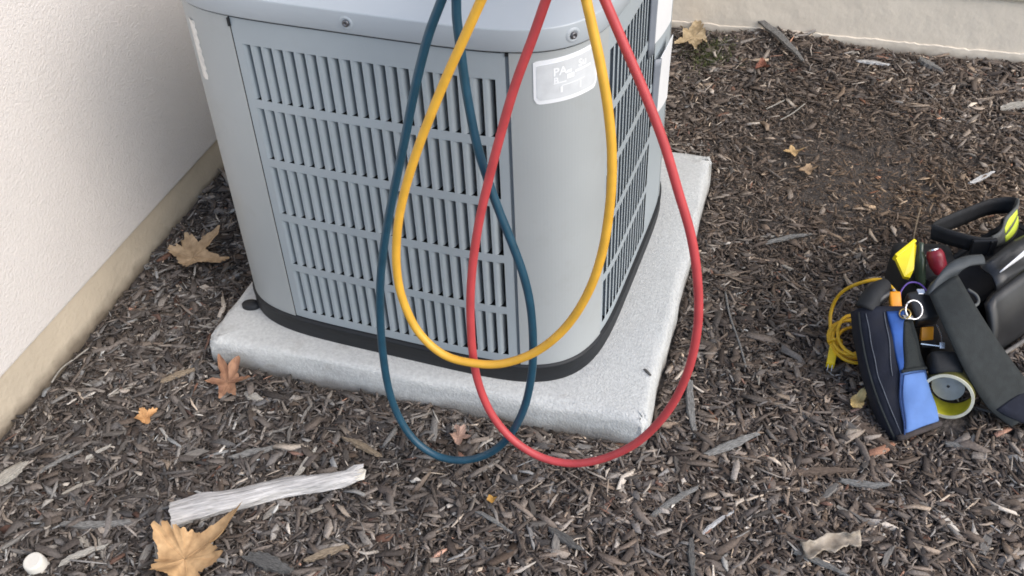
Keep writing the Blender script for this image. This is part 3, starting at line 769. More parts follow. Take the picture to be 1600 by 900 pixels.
for k, (a, b, w, mt, bend, lab) in enumerate(CH):
    A, B = at(*a, 0.008), at(*b, 0.008); c = (A + B) / 2; L = float(np.linalg.norm(B - A))
    dist = float(np.linalg.norm(c - CAM)); W = 0.82 * w * dist / FPX
    me = shard_mesh('wood_chip', L, W, max(0.004, W * .42), 90 + k, bend, (.6, .45), 11); me.materials.append(WM[mt])
    o = link('wood_chip', me)
    o.location = (c[0], c[1], float(gh(c[0], c[1])) + 0.010 + W * .1 + (0.02 if 'stake' in lab else 0)); o.rotation_euler = (random.gauss(0, .15), random.gauss(0, .03), math.atan2(B[1] - A[1], B[0] - A[0]))
    tag(o, lab, 'wood chip', 'conspicuous wood chips in the mulch')
# dark fleck on the pad
A, B = at(1006, 577, PT), at(1017, 588, PT); me = shard_mesh('wood_chip', 0.022, 0.005, 0.003, 300, 0, (.6, .5), 5); me.materials.append(WM['dark'])
o = link('wood_chip', me); o.location = tuple((A + B) / 2 + (0, 0, 0.0022)); o.rotation_euler = (0, 0, math.atan2(B[1] - A[1], B[0] - A[0]))
tag(o, 'small dark chip lying on the pad near its front right corner', 'wood chip')
# twigs
def twig(pts, r, mt, lab, z=0.012):
    P = [np.array([*at(u, v, z)[:2], float(gh(*at(u, v, z)[:2])) + z]) for u, v in pts]
    V, F = tube(catmull(P, 6), r, 6); o = obj('twig', V, F, mt, smooth=True); tag(o, lab, 'twig', 'thin twigs on the mulch')
twig([(78, 592), (92, 570), (112, 556), (138, 540)], 0.0018, WM['pale'], 'thin pale twig lying along the foot of the side wall')
twig([(1134, 450), (1142, 490), (1155, 530), (1166, 572)], 0.0024, WM['grey'], 'long thin grey twig between the pad and the tool bag')
twig([(1198, 165), (1215, 158), (1228, 153)], 0.0018, WM['pale'], 'short pale forked twig on the fine soil behind the pad')
twig([(1220, 182), (1240, 172), (1258, 160)], 0.0018, WM['pale'], 'crooked pale twig just below the short forked one')
twig([(1440, 318), (1432, 350), (1428, 372)], 0.0020, WM['tan'], 'tan straw stem above the yellow plastic wedge')

# ------------------------------------------------------------------ weathered stick
A, B = at(268, 808, 0.02), at(560, 743, 0.02)
L = float(np.linalg.norm(B - A)); n, m_ = 48, 40; V = []; F = []
for i in range(n):
    u = i / (n - 1); x = u * L
    r = 0.0245 * (1 - 0.36 * u) * (1 + 0.05 * math.sin(9 * u + 1)) + (0.003 * math.exp(-((u - .17) / .05) ** 2))
    if u > 0.93: r *= 1 - (u - .93) * 4.0
    bx = 0.010 * math.sin(u * 2.6 + .2) + 0.0025 * math.sin(u * 13) ; bz = 0.002 * math.sin(u * 5)
    for j in range(m_):
        a = 2 * math.pi * j / m_
        q = r * (1 + 0.10 * math.sin(3 * a + u * 3) + 0.05 * math.sin(5 * a + 3 * u) + 0.025 * math.sin(2 * a - 11 * u) + random.uniform(-.03, .03))
        for a0, u0, u1 in ((1.0, .0, .55), (1.75, .25, .9), (2.5, .05, .4), (0.4, .5, 1.0)):
            dd_ = (a - a0 - .35 * (u - u0) + math.pi) % (2 * math.pi) - math.pi
            if u0 < u < u1: q *= 1 - 0.17 * math.exp(-(dd_ / .11) ** 2)
        if i == 0: x_ = random.uniform(-.002, .002)
        elif i == n - 1: x_ = x + random.uniform(-.012, .012)
        else: x_ = x
        V.append((x_, bx + q * math.cos(a), bz + 0.72 * q * math.sin(a)))
for i in range(n - 1):
    for j in range(m_): F.append((i * m_ + j, (i + 1) * m_ + j, (i + 1) * m_ + (j + 1) % m_, i * m_ + (j + 1) % m_))
stick = thing('stick', 'thick bleached grey stick lying on the mulch above the large tan leaf', 'stick', (A[0], A[1], float(gh(A[0], A[1])) + 0.020))
stick.rotation_euler = (0, -0.01, math.atan2(B[1] - A[1], B[0] - A[0]))
o = obj('wood', V, F, M['stick'], stick, True)
obj('cut_end', [v for v in V[:m_]] + [(-0.001, 0.002, 0)], [(m_, (j + 1) % m_, j)[::-1] for j in range(m_)], M['stick_end'], stick)
e0 = (n - 1) * m_
obj('broken_end', [v for v in V[e0:]] + [(L + 0.016, 0.006, 0.004)], [(m_, j, (j + 1) % m_)[::-1] for j in range(m_)], M['stick_end'], stick)
me = shard_mesh('snag', 0.03, 0.012, 0.010, 77, 0.05, (.9, .4), 6); me.materials.append(M['stick']); o = link('snag', me, None, stick); o.location = (L * .985, 0.012, 0.004); o.rotation_euler = (0, 0, 0.25)

# ------------------------------------------------------------------ white cap
c = at(53, 872, 0.02); t = thing('plastic_cap', 'small round white plastic cap in the bottom left corner', 'cap', (c[0], c[1], float(gh(c[0], c[1]))))
def lathe(prof, n=32):
    V = []; F = []
    for r, z in prof: V += [(r * math.cos(2 * math.pi * i / n), r * math.sin(2 * math.pi * i / n), z) for i in range(n)]
    for k in range(len(prof) - 1):
        for i in range(n): F.append((k * n + i, k * n + (i + 1) % n, (k + 1) * n + (i + 1) % n, (k + 1) * n + i))
    F.append(tuple((len(prof) - 1) * n + i for i in range(n))); F.append(tuple(range(n))[::-1])
    return V, F
V, F = lathe([(0.0182, 0.0), (0.0184, 0.008), (0.0178, 0.022), (0.0168, 0.0262), (0.0145, 0.028), (0.0125, 0.0278), (0.006, 0.0280)])
o = obj('cap_body', V, F, M['cap_white'], t, True); o.rotation_euler = (0.12, -0.10, 0.3); o.location = (0, 0, 0.002)
V, F = lathe([(0.0188, 0.0), (0.0190, 0.003), (0.0186, 0.0055)]); o2 = obj('skirt', V, F, M['cap_white'], o, True)

# ------------------------------------------------------------------ dry leaves
def leaf(cpx, tips, c1, c2, label, curl=0.02, z=0.014, w=0.42, seed=1, base=0.40, lift=0.0, group='dry fallen leaves', tipz=None):
    r = random.Random(seed); C = at(*cpx, z)
    T = [at(u, v, z) - C for u, v in tips]
    an = [math.atan2(t[1], t[0]) for t in T]; ln = [float(np.hypot(t[0], t[1])) for t in T]
    mean = float(np.mean(ln)); na, nr = 132, 9
    rad = []
    for i in range(na):
        a = -math.pi + 2 * math.pi * i / na; val = base * mean
        for k, (b, l) in enumerate(zip(an, ln)):
            d = (a - b + math.pi) % (2 * math.pi) - math.pi
            ww = 1.3 * w * (mean / l) ** .5
            val = max(val, base * mean + (l - base * mean) * max(0.0, 1 - (abs(d) / ww)) ** 1.3)
        tooth = ((a * 4.2 + seed * .37) % 1.0)
        val *= 0.95 + 0.16 * tooth * (1 - tooth) * 4 * (.5 + .5 * math.sin(a * 2.3 + seed)) + r.uniform(-.035, .035)
        if r.random() < .035: val *= 0.82
        rad.append(val)
    V = [(0, 0, 0)]; F = []
    p1, p2 = r.uniform(0, 6.28), r.uniform(0, 6.28)
    for k in range(1, nr + 1):
        f = k / nr
        for i in range(na):
            a = -math.pi + 2 * math.pi * i / na; q = rad[i] * f
            kk = min(range(len(an)), key=lambda j: abs((a - an[j] + math.pi) % (2 * math.pi) - math.pi))
            dd = (a - an[kk] + math.pi) % (2 * math.pi) - math.pi
            zz = curl * (q / max(ln)) ** 2 * (1 + 0.6 * math.sin(a * 2 + p1)) + 0.35 * curl * math.sin(a * 3 + p2) * f ** 1.5
            zz += 0.13 * q * min(1, abs(dd) * 2.2) * f + 0.045 * mean * math.sin(q / mean * 7 + a * 3 + p1) * math.sin(a * 5 + p2) * f
            if k == nr: zz += r.uniform(-.02, .03) * mean                 # folded up beside each vein
            if tipz: zz += tipz[kk] * f * f * max(0, 1 - abs(dd) / .9)
            shrink = 1 - 0.10 * f * f * abs(math.sin(a * 2 + p1))
            V.append((q * math.cos(a) * shrink, q * math.sin(a) * shrink, zz))
    for i in range(na): F.append((0, 1 + i, 1 + (i + 1) % na))
    for k in range(nr - 1):
        for i in range(na): F.append((1 + k * na + i, 1 + (k + 1) * na + i, 1 + (k + 1) * na + (i + 1) % na, 1 + k * na + (i + 1) % na))
    t = thing('dry_leaf', label, 'leaf', (C[0], C[1], max(float(gh(C[0], C[1])), 0) + z + lift), group)
    obj('leaf_blade', V, F, leaf_mat('dry leaf ' + str(seed), c1, c2), t, True)
    # raised veins along each lobe
    VV, FF = [], []
    for b, l in zip(an, ln):
        P = []
        i = int(round((b + math.pi) / (2 * math.pi) * na)) % na
        P = [np.array(V[0]) + (0, 0, 0.0004)] + [np.array(V[1 + k * na + i]) + (0, 0, 0.0004) for k in range(nr - 1)]
        v_, f_ = tube(P, np.linspace(0.0009, 0.0003, len(P)), 5); o_ = len(VV); VV += list(v_); FF += [tuple(q + o_ for q in f) for f in f_]
    obj('veins', VV, FF, leaf_mat('leaf vein ' + str(seed), tuple(np.array(c2) * 0.9), tuple(np.clip(np.array(c2) * 1.1, 0, 1))), t, True)
    j = int(np.argmin(ln)); b = an[j]                                   # petiole
    return t
leaf((290, 876), [(400, 811), (362, 887), (246, 834), (232, 905), (300, 965)], (0.46, 0.27, 0.12), (0.62, 0.40, 0.20), 'large curled tan leaf at the bottom, in front of the stick', 0.036, 0.018, 0.42, 3, 0.50, 0.006, tipz=[0.016, 0.004, 0.014, 0, 0])
leaf((358, 602), [(346, 571), (381, 574), (398, 602), (372, 630), (344, 627), (320, 601)], (0.25, 0.12, 0.07), (0.40, 0.22, 0.13), 'rust brown leaf propped against the front left corner of the pad', 0.010, 0.016, 0.36, 5, 0.46, 0.008, tipz=[0.02, .026, 0.01, 0, 0, 0])
leaf((302, 404), [(351, 364), (362, 412), (296, 438), (263, 396), (296, 370)], (0.40, 0.27, 0.15), (0.54, 0.39, 0.24), 'dull tan leaf in the shade between the side wall and the unit', 0.022, 0.018, 0.46, 8, 0.42, 0.004)
leaf((228, 655), [(247, 644), (207, 654), (232, 669), (220, 643)], (0.50, 0.25, 0.09), (0.66, 0.37, 0.16), 'small orange leaf scrap left of the brown leaf', 0.008, 0.014, 0.7, 11, 0.5, 0.002)
leaf((716, 684), [(737, 690), (712, 666), (702, 682), (719, 702), (730, 671)], (0.42, 0.25, 0.18), (0.60, 0.40, 0.30), 'crumpled pinkish leaf inside the blue loop', 0.014, 0.014, 0.6, 14, 0.5, 0.002)
leaf((1084, 62), [(1104, 72), (1086, 94), (1050, 80), (1062, 48), (1090, 36)], (0.42, 0.31, 0.17), (0.60, 0.47, 0.29), 'yellowish tan leaf near the back wall beside the unit', 0.03, 0.02, 0.5, 17, 0.42, 0.01)
leaf((1240, 239), [(1258, 237), (1223, 241), (1241, 247), (1237, 231)], (0.46, 0.30, 0.13), (0.62, 0.43, 0.22), 'small yellow-brown leaf on the fine soil behind the pad', 0.010, 0.012, 0.7, 20, 0.5, 0.002)
G = []
_rb = random.Random(5)
for a_ in range(19):
    u = a_ / 18; row = []
    lo_ = np.array([1250 + 94 * u, 846 - 18 * u + 3 * math.sin(u * 9) + _rb.uniform(-2, 2)]); hi_ = np.array([1262 + 84 * u, 868 - 20 * u + 3 * math.sin(u * 13 + 1) + _rb.uniform(-2, 2)])
    for b_ in range(7):
        w_ = b_ / 6; q = lo_ * (1 - w_) + hi_ * w_
        z_ = 0.017 + 0.010 * (2 * w_ - 1) ** 2 + 0.014 * max(0, u - .75) * 4 * (1 - w_) + 0.002 * math.sin(u * 17 + w_ * 5)
        row.append(at(q[0], q[1], z_))
    G.append(row)
V, F = slab(G, 0.0022, True); o = obj('bark_flake', V, F, mat('buff bark', (0.22, 0.18, 0.135), 0.85, 0.2, 60, 0.8, 140, col2=(0.50, 0.43, 0.34), bdist=0.002, detail=9), None, True)
tag(o, 'pale buff curled bark flake lying below the blue pouch', 'bark flake')
leaf((1339, 630), [(1352, 613), (1329, 643), (1331, 620), (1347, 641)], (0.58, 0.40, 0.14), (0.74, 0.56, 0.26), 'scrap of yellow leaf left of the blue pouch', 0.010, 0.012, 0.7, 26, 0.5, 0.003)
leaf((1190, 108), [(1178, 112), (1203, 117), (1190, 99)], (0.20, 0.07, 0.045), (0.32, 0.13, 0.08), 'small dark red leaf beside the long grey stake', 0.012, 0.012, 0.6, 29, 0.45, 0.004)
leaf((1262, 268), [(1278, 264), (1247, 268), (1262, 276), (1266, 258)], (0.30, 0.20, 0.12), (0.44, 0.31, 0.19), 'dull brown leaf scrap right below the small yellow-brown leaf', 0.010, 0.012, 0.7, 31, 0.5, 0.002)
leaf((768, 782), [(777, 780), (761, 783), (769, 789), (767, 776)], (0.45, 0.24, 0.05), (0.60, 0.34, 0.08), 'tiny round amber leaf scrap on the mulch below the blue loop', 0.004, 0.010, 0.9, 33, 0.8, 0.002)

# moss by the wall
n = 800; V = []; F = []; gc = at(1110, 86, 0)
for i in range(n):
    a = random.gauss(0, .033); b = random.gauss(0, .045); x, y = gc[0] + a, gc[1] + b; z = float(gh(x, y)) + random.uniform(0, .008)
    h = random.uniform(.005, .020); w = .0015; th = random.uniform(0, 6.28); l = random.gauss(0, .5)
    k = len(V); V += [(x + w * math.cos(th), y + w * math.sin(th), z), (x - w * math.cos(th), y - w * math.sin(th), z), (x + l * h, y + .5 * l * h, z + h)]; F.append((k, k + 1, k + 2))
ms = obj('moss', V, F, mat('moss green', (0.06, 0.075, 0.022), 0.9, 0.3, 60, col2=(0.15, 0.17, 0.06))); tag(ms, 'small green tuft of moss beside the yellowish leaf', 'moss', kind='stuff')

exec_bag = True
# ------------------------------------------------------------------ tool bag
E3 = np.array([0.62, 0.785, 0.0]); N3 = np.array([0.785, -0.62, 0.0]); O3 = np.array([1.512, 0.350, 0.0]); Z3 = np.array([0, 0, 1.0])
bp = lambda e, n, z: O3 + E3 * e + N3 * n + Z3 * z
bag = thing('tool_bag', 'black open tool bag with a wide strap lying on the mulch at right', 'tool bag', bp(0, 0, 0))
def side(name, n0, n1, z1, e0, e1, thick, flip, mt, bulge):
    G = []
    for i in range(15):
        u = i / 14; row = []
        for j in range(9):
            w = j / 8
            lip = 0.020 * math.exp(-(u / .05) ** 2)                    # rolled lip at the open end
            z = 0.004 + (z1 - 0.02 * (1 - u) ** 3) * w
            row.append(bp(e0 + (e1 - e0) * u + 0.02 * w * (1 - u), n0 + (n1 - n0) * w ** 1.6 + bulge * math.sin(math.pi * w) * (0.3 + .7 * math.sin(math.pi * min(1, u + .1))) + (lip * .5 if not flip else -lip * .5), z))
        G.append(row)
    V, F = slab(G, thick, flip)
    return wobj(name, V, F, mt, bag, True)
near = side('side_panel', 0.0, -0.045, 0.150, 0.025, 0.44, 0.012, False, M['black_mold'], 0.012)
side('side_panel', -0.215, -0.19, 0.105, 0.02, 0.34, 0.010, True, M['black'], 0.010)
bm_obj('bottom', box(bp(0.18, -0.108, 0.010), E3 * 0.17, N3 * 0.105, Z3 * 0.008, 0.004), M['black'], bag)
bm_obj('end_panel', box(bp(0.35, -0.108, 0.058), E3 * 0.008, N3 * 0.098, Z3 * 0.048, 0.004), M['black'], bag)
bm_obj('dark_fill', box(bp(0.19, -0.120, 0.058), E3 * 0.15, N3 * 0.060, Z3 * 0.050, 0.012), M['lining'], bag)  # solid black box added so the bag's inside looks dark
# piping along the bottom seam
V, F = tube([bp(e, 0.008 + 0.006 * math.sin(e * 7), 0.014) for e in np.linspace(0.02, 0.44, 14)], 0.0045, 8); wobj('piping', V, F, mat('worn grey piping', (0.16, 0.15, 0.14), 0.7, 0.2, 60), near, True)
# flap folded over the top
G = [[bp(0.07 + 0.37 * i / 10 + .01 * j / 6, -0.045 - 0.050 * j / 6, 0.148 + 0.026 * math.sin(j / 6 * 1.9) + 0.006 * math.sin(i * .9 + j)) for j in range(7)] for i in range(11)]
V, F = slab(G, 0.006, True); wobj('flap', V, F, M['black_mold'], bag, True)
# wide shoulder strap, from the bag's mouth down to the mulch
def ribbon(name, L, R, thick, mt, parent, n=8):
    Lc, Rc = catmull(L, n), catmull(R, n)
    G = [[Lc[i] * (1 - t) + Rc[i] * t + Z3 * 0.004 * math.sin(math.pi * t) for t in np.linspace(0, 1, 7)] for i in range(len(Lc))]
    V, F = slab(G, thick, True); return wobj(name, V, F, mt, parent, True)
strap = ribbon('shoulder_strap', [at(1452, 462, .175), at(1478, 520, .15), at(1512, 590, .09), at(1545, 640, .03), at(1580, 668, .018)], [at(1494, 430, .19), at(1530, 492, .165), at(1572, 555, .105), at(1612, 604, .045), at(1652, 630, .02)], 0.005, M['strap'], bag)
ribbon('strap_end', [at(1556, 642, .028), at(1580, 655, .024), at(1625, 672, .018)], [at(1602, 612, .040), at(1622, 622, .034), at(1660, 640, .02)], 0.006, M['navy'], strap)
# padded handle arching over the mouth
def grip(name, px, r, mt, parent, flat=0.5):
    P = catmull([at(u, v, z) for u, v, z in px], 7); V, F = tube(P, r, 12); return wobj(name, V, F, mt, parent, True)
ribbon('handle', [at(1452, 462, .176), at(1463, 436, .20), at(1482, 412, .215), at(1507, 400, .215), at(1534, 397, .20)], [at(1494, 432, .186), at(1498, 428, .20), at(1507, 420, .21), at(1520, 414, .208), at(1540, 412, .195)], 0.012, M['handle'], bag)
# D-ring loop
V, F = tube(catmull([at(1512, 452, .16), at(1526, 462, .155), at(1528, 474, .15), at(1514, 482, .15), at(1506, 488, .15)], 5), 0.003, 8); wobj('clip_loop', V, F, M['belt_grey'], bag, True)
# sheet of paper tucked under the flap
G = [[at(1562 + 46 * i / 6, 426 - 32 * i / 6 - 8 * j / 3 * (i / 6 + .2), .185 + .004 * j) for j in range(4)] for i in range(7)]
V, F = slab(G, 0.0015, True); o = obj('paper', V, F, M['paper'], None, True); tag(o, 'white paper edge tucked into the top of the black bag', 'paper')

# belt loop with lime stripes lying on the bag
belt = thing('belt', 'black belt loop with lime yellow reflective stripes on top of the bag', 'belt', at(1520, 360, .13))
zb_ = 0.125
loop = catmull([at(1453, 374, zb_), at(1492, 386, zb_), at(1528, 394, zb_), at(1554, 388, zb_ + .005), at(1576, 369, zb_ + .008), at(1586, 346, zb_ + .010), at(1576, 333, zb_), at(1540, 336, zb_ - .01), at(1500, 352, zb_ - .01), at(1464, 366, zb_ - .005), at(1453, 374, zb_)], 8)
def band(i0, i1, h0, h1, thick, mt, name, parent, outset=0.0):
    c = loop.mean(0); G = []
    for i in range(i0, i1 + 1):
        p = loop[i % (len(loop) - 1)]; d = (p - c) * (1, 1, 0); d /= np.linalg.norm(d)
        lean = 0.006 - 0.034 * math.exp(-((i - 34) / 8.0) ** 2)
        G.append([p + d * (outset + 0.012 * math.exp(-((i - 34) / 8.0) ** 2) + lean * (h0 + (h1 - h0) * j / 3) / .04) + Z3 * (h0 + (h1 - h0) * j / 3) for j in range(4)])
    V, F = slab(G, thick, False); return wobj(name, V, F, mt, parent, True)
nl = len(loop) - 1
band(0, 20, 0, 0.040, 0.004, M['black'], 'webbing', belt)
bg_ = band(20, 46, 0, 0.042, 0.004, M['belt_grey'], 'reflective_band', belt)
band(46, nl, 0, 0.040, 0.004, M['black'], 'webbing', belt)
band(28, 39, 0.006, 0.0185, 0.002, M['hivis'], 'stripe', bg_, 0.0015)
band(28, 39, 0.024, 0.0365, 0.002, M['hivis'], 'stripe', bg_, 0.0015)
q = loop[17]; d = loop[18] - loop[16]; d /= np.linalg.norm(d); nrm = np.cross(d, Z3)
buck = bm_obj('buckle', box(q + Z3 * 0.018 + nrm * 0.005, d * 0.024, nrm * 0.006, Z3 * 0.020, 0.003), M['black_mold'], belt)
bm_obj('buckle_bar', box(q + Z3 * 0.018 + d * 0.012 + nrm * 0.010, d * 0.002, nrm * 0.005, Z3 * 0.019, 0.001), M['black_mold'], buck)

# ------------------------------------------------------------------ blue tool pouch leaning on the bag
BL, BR_, TL, TR = at(1399, 690, .004), at(1470, 664, .006), at(1340, 482, .150), at(1412, 480, .155)
pouch = thing('tool_pouch', 'blue and black canvas tool pouch leaning against the black bag', 'tool pouch', (BL + BR_) / 2)
def pq(u, v, h=0.0):
    p = (BL * (1 - u) + BR_ * u) * (1 - v) + (TL * (1 - u) + TR * u) * v
    p = p + (BR_ - BL) * (0.045 * math.sin(math.pi * v)) * (u * 2 - 1) - (BR_ - BL) * 0.10 * math.sin(math.pi * v) 
    nn_ = np.cross(BR_ - BL, TL - BL); nn_ = nn_ / np.linalg.norm(nn_)
    return p + nn_ * h
def bulge(u, v): return 0.026 * math.sin(math.pi * min(max(u, 0.0), 1)) ** .55 * (math.sin(math.pi * (0.08 + .86 * v))) ** .4 + 0.0022 * math.sin(9 * v + 5 * u) + 0.0016 * math.sin(23 * v - 9 * u + 1)
def pouch_shell():
    G = [[pq(u, v, bulge(u, v)) for v in np.linspace(0, 1, 25)] for u in np.linspace(0, 1, 19)]
    H = [[pq(u, v, -0.030 - 0.4 * bulge(u, v)) for v in np.linspace(0, 1, 25)] for u in np.linspace(0, 1, 19)]
    a, b = 19, 25; V = np.vstack([np.reshape(G, (-1, 3)), np.reshape(H, (-1, 3))]); o = a * b; q = lambda i, j: i * b + j; F = []
    for i in range(a - 1):
        for j in range(b - 1):
            f = (q(i, j), q(i + 1, j), q(i + 1, j + 1), q(i, j + 1)); F.append(f); F.append(tuple(k + o for k in f[::-1]))
    rim = [q(i, 0) for i in range(a)] + [q(a - 1, j) for j in range(1, b)] + [q(i, b - 1) for i in range(a - 2, -1, -1)] + [q(0, j) for j in range(b - 2, 0, -1)]
    for k in range(len(rim)): x, y = rim[k], rim[(k + 1) % len(rim)]; F.append((y, x, x + o, y + o))
    return V, F
V, F = pouch_shell(); pb = wobj('pouch_body', V, F, M['navy'], pouch, True)
def cloth(name, c00, c10, c11, c01, h, mt, nu=12, nv=16):
    G = []
    for i in range(nu):
        s = i / (nu - 1); row = []
        for j in range(nv):
            t_ = j / (nv - 1)
            u = (c00[0] * (1 - s) + c10[0] * s) * (1 - t_) + (c01[0] * (1 - s) + c11[0] * s) * t_
            v = (c00[1] * (1 - s) + c10[1] * s) * (1 - t_) + (c01[1] * (1 - s) + c11[1] * s) * t_
            edge = min(s, 1 - s, t_, 1 - t_)
            row.append(pq(u, v, bulge(u, v) + h * min(1, edge * 8 + .3) + 0.0012 * math.sin(7 * u + 11 * v)))
        G.append(row)
    V, F = slab(G, 0.002); return wobj(name, V, F, mt, pouch, True)
cloth('front_pocket', (0.125, 0.02), (1.0, 0.02), (1.08, 0.475), (0.425, 0.475), 0.006, M['sky_blue'])
cloth('side_stripe', (0.42, 0.47), (0.60, 0.47), (0.93, 0.96), (0.52, 0.955), 0.003, M['royal'])
cloth('mesh_pocket', (0.47, 0.465), (1.10, 0.465), (1.12, 0.90), (0.82, 0.88), 0.007, M['mesh_cloth'])
V, F = tube([pq(u, 0.015, bulge(u, .02) + .002) for u in np.linspace(0.02, 1.0, 14)], 0.006, 8); wobj('hem', V, F, M['brown_trim'], pouch, True)
V, F = tube([pq(0.0, v, 0.002) for v in np.linspace(0.02, 0.97, 14)], 0.0022, 6); wobj('edge_binding', V, F, M['strap'] , pb, True)

M['thread'] = mat('grey stitching', (0.10, 0.11, 0.13), 0.8, 0.2, 200)
M['thread_blue'] = mat('dark blue piping', (0.02, 0.05, 0.16), 0.8, 0.2, 200)
def seam(uvs, m, h=0.006, r=0.0010):
    P = [pq(u, v, bulge(u, v) + h) for (u, v) in uvs]
    V, F = tube(catmull(P, 5), r, 6); wobj('seam', V, F, m, pouch, True)
L_ = lambda a, b, k=8: [(a[0] + (b[0] - a[0]) * i / k, a[1] + (b[1] - a[1]) * i / k) for i in range(k + 1)]
seam(L_((0.125, 0.02), (0.425, 0.475)), M['thread_blue'], 0.0055, 0.0016); seam(L_((0.425, 0.472), (1.06, 0.472)), M['mesh_cloth'], 0.008, 0.0030)
seam(L_((0.17, 0.06), (0.46, 0.445)), M['thread_blue'], 0.0068); seam(L_((0.46, 0.445), (1.0, 0.445)), M['thread_blue'], 0.0068)
seam(L_((0.10, 0.03), (0.10, 0.95)), M['thread'], 0.0012); seam(L_((0.30, 0.46), (0.47, 0.95)), M['thread'], 0.0012)
for e in (0.10, 0.90):                                              # stitched edges of the wide strap
    A_ = [at(1452, 462, .175), at(1478, 520, .15), at(1512, 590, .09), at(1545, 640, .03)]; B_ = [at(1494, 430, .19), at(1530, 492, .165), at(1572, 555, .105), at(1612, 604, .045)]
    P = [a * (1 - e) + b * e + np.array([0, 0, .0032]) for a, b in zip(catmull(A_, 10), catmull(B_, 10))]
    V, F = tube(P, 0.0009, 6); wobj('stitching', V, F, M['thread'], strap, True)
# ------------------------------------------------------------------ things in and around the bag
cord = thing('extension_cord', 'coiled yellow extension cord beside the blue pouch', 'extension cord', at(1325, 545, 0))
cc = np.array([*at(1330, 538, 0.02)[:2], 0.02]); P = []
for k in range(150):
    a = k / 150 * 2 * math.pi * 5.5 + 2.2; w = 0.040 + 0.006 * math.sin(k * .13); h = 0.060 + 0.008 * math.sin(k * .09 + 1)
    P.append(cc + np.array([w * math.cos(a) * .98 + .006 * math.sin(k * .05), h * math.sin(a) * .95, 0.004 + 0.010 * math.sin(a * .5 + k * .02) + 0.02 * k / 150]))
V, F = tube(P, 0.0036, 8); wobj('cord_coil', V, F, M['cord'], cord, True)
arc = [at(1302, 548, .025), at(1298, 515, .035), at(1298, 490, .05), at(1306, 468, .08), at(1322, 452, .115), at(1348, 441, .15), at(1374, 437, .165), at(1392, 448, .165), at(1403, 464, .16), at(1407, 482, .155)]
V, F = tube(catmull(arc, 8), 0.0036, 8); wobj('cord_lead', V, F, M['cord'], cord, True)
V, F = tube(catmull([at(1294, 534, .034), at(1303, 530, .046), at(1314, 532, .040), at(1314, 540, .025)], 6), 0.003, 8); wobj('cord_tie', V, F, M['cord'], cord, True)
pa, pb_ = at(1303, 540, .028), at(1297, 572, .018); dx = (pb_ - pa) / 2; ln_ = np.linalg.norm(dx); sx = np.cross(dx / ln_, Z3)
plug = bm_obj('plug', box((pa + pb_) / 2, dx * .95, sx * 0.0085, Z3 * 0.008, 0.003), M['plug'], cord)
for s_ in (-1, 1): bm_obj('prong', box(pb_ + dx / ln_ * 0.006 + sx * 0.004 * s_, dx / ln_ * 0.007, sx * 0.0007, Z3 * 0.003), M['steel'], plug)

def simple(name, label, cat, loc): return thing(name, label, cat, loc)
# black pliers grip
t = simple('pliers', 'black gripped pliers sticking out of the pouch top', 'pliers', at(1368, 470, .15))
V, F = tube(catmull([at(1352, 484, .145), at(1362, 466, .16), at(1374, 452, .17), at(1384, 444, .172)], 6), np.interp(np.linspace(0, 1, 19), [0, .5, 1], [.022, .020, .013]), 14); wobj('grip', V, F, M['black'], t, True)
V, F = tube(catmull([at(1362, 480, .150), at(1376, 466, .165), at(1388, 458, .168)], 6), 0.009, 10); wobj('grip', V, F, M['black_mold'], t, True)
# orange tool
t = simple('utility_knife', 'orange handled utility knife tucked in the top of the blue pouch', 'knife', at(1396, 470, .16))
a, b = at(1397, 456, .172), at(1400, 486, .150); dx = (b - a) / 2; sx = np.cross(dx / np.linalg.norm(dx), Z3); sx /= np.linalg.norm(sx)
bm_obj('knife_handle', box((a + b) / 2, dx, sx * 0.011, np.cross(sx, dx / np.linalg.norm(dx)) * 0.007, 0.004), M['orange'], t, True)
V, F = tube([a - dx * .05, a - dx * .3], [0.004, 0.0025], 8); wobj('blade_guard', V, F, M['steel'], t)
# key ring
def torus(c, n_, R, r, a0=0, a1=2 * math.pi, k=28):
    n_ = np.asarray(n_, float) / np.linalg.norm(n_); x_ = np.cross(n_, (0.3, 0.9, 0.2)); x_ /= np.linalg.norm(x_); y_ = np.cross(n_, x_)
    return tube([c + R * (math.cos(a) * x_ + math.sin(a) * y_) for a in np.linspace(a0, a1, k)], r, 8)
t = simple('key_ring', 'shiny steel split ring with small keys beside the blue pouch', 'key ring', at(1425, 485, .16))
V, F = torus(at(1428, 484, .165), -CF + np.array([0.3, 0, .2]), 0.018, 0.0017); wobj('ring', V, F, M['steel'], t, True)
V, F = torus(at(1414, 490, .162), -CF + np.array([-0.5, .2, .4]), 0.010, 0.0015); wobj('ring', V, F, M['brass'], t, True)
bm_obj('key', box(at(1420, 496, .155), np.array([.010, .006, -.004]), np.array([-.003, .005, 0]), np.array([0, 0, .001]), .0004), M['steel'], t)
# black multimeter-like lump
t = simple('tester', 'black handheld tester between the pouch and the strap', 'tester', at(1436, 480, .13))
bm_obj('tester_body', box(at(1440, 482, .140), np.array([.022, .012, 0]), np.array([-.012, .026, .012]), np.array([0, -.008, .018]), 0.006), M['black_mold'], t, True)
bm_obj('tester_clip', box(at(1439, 457, .166), np.array([.007, .002, 0]), np.array([-.002, .005, .002]), np.array([0, 0, .003]), 0.001), M['steel'], t)
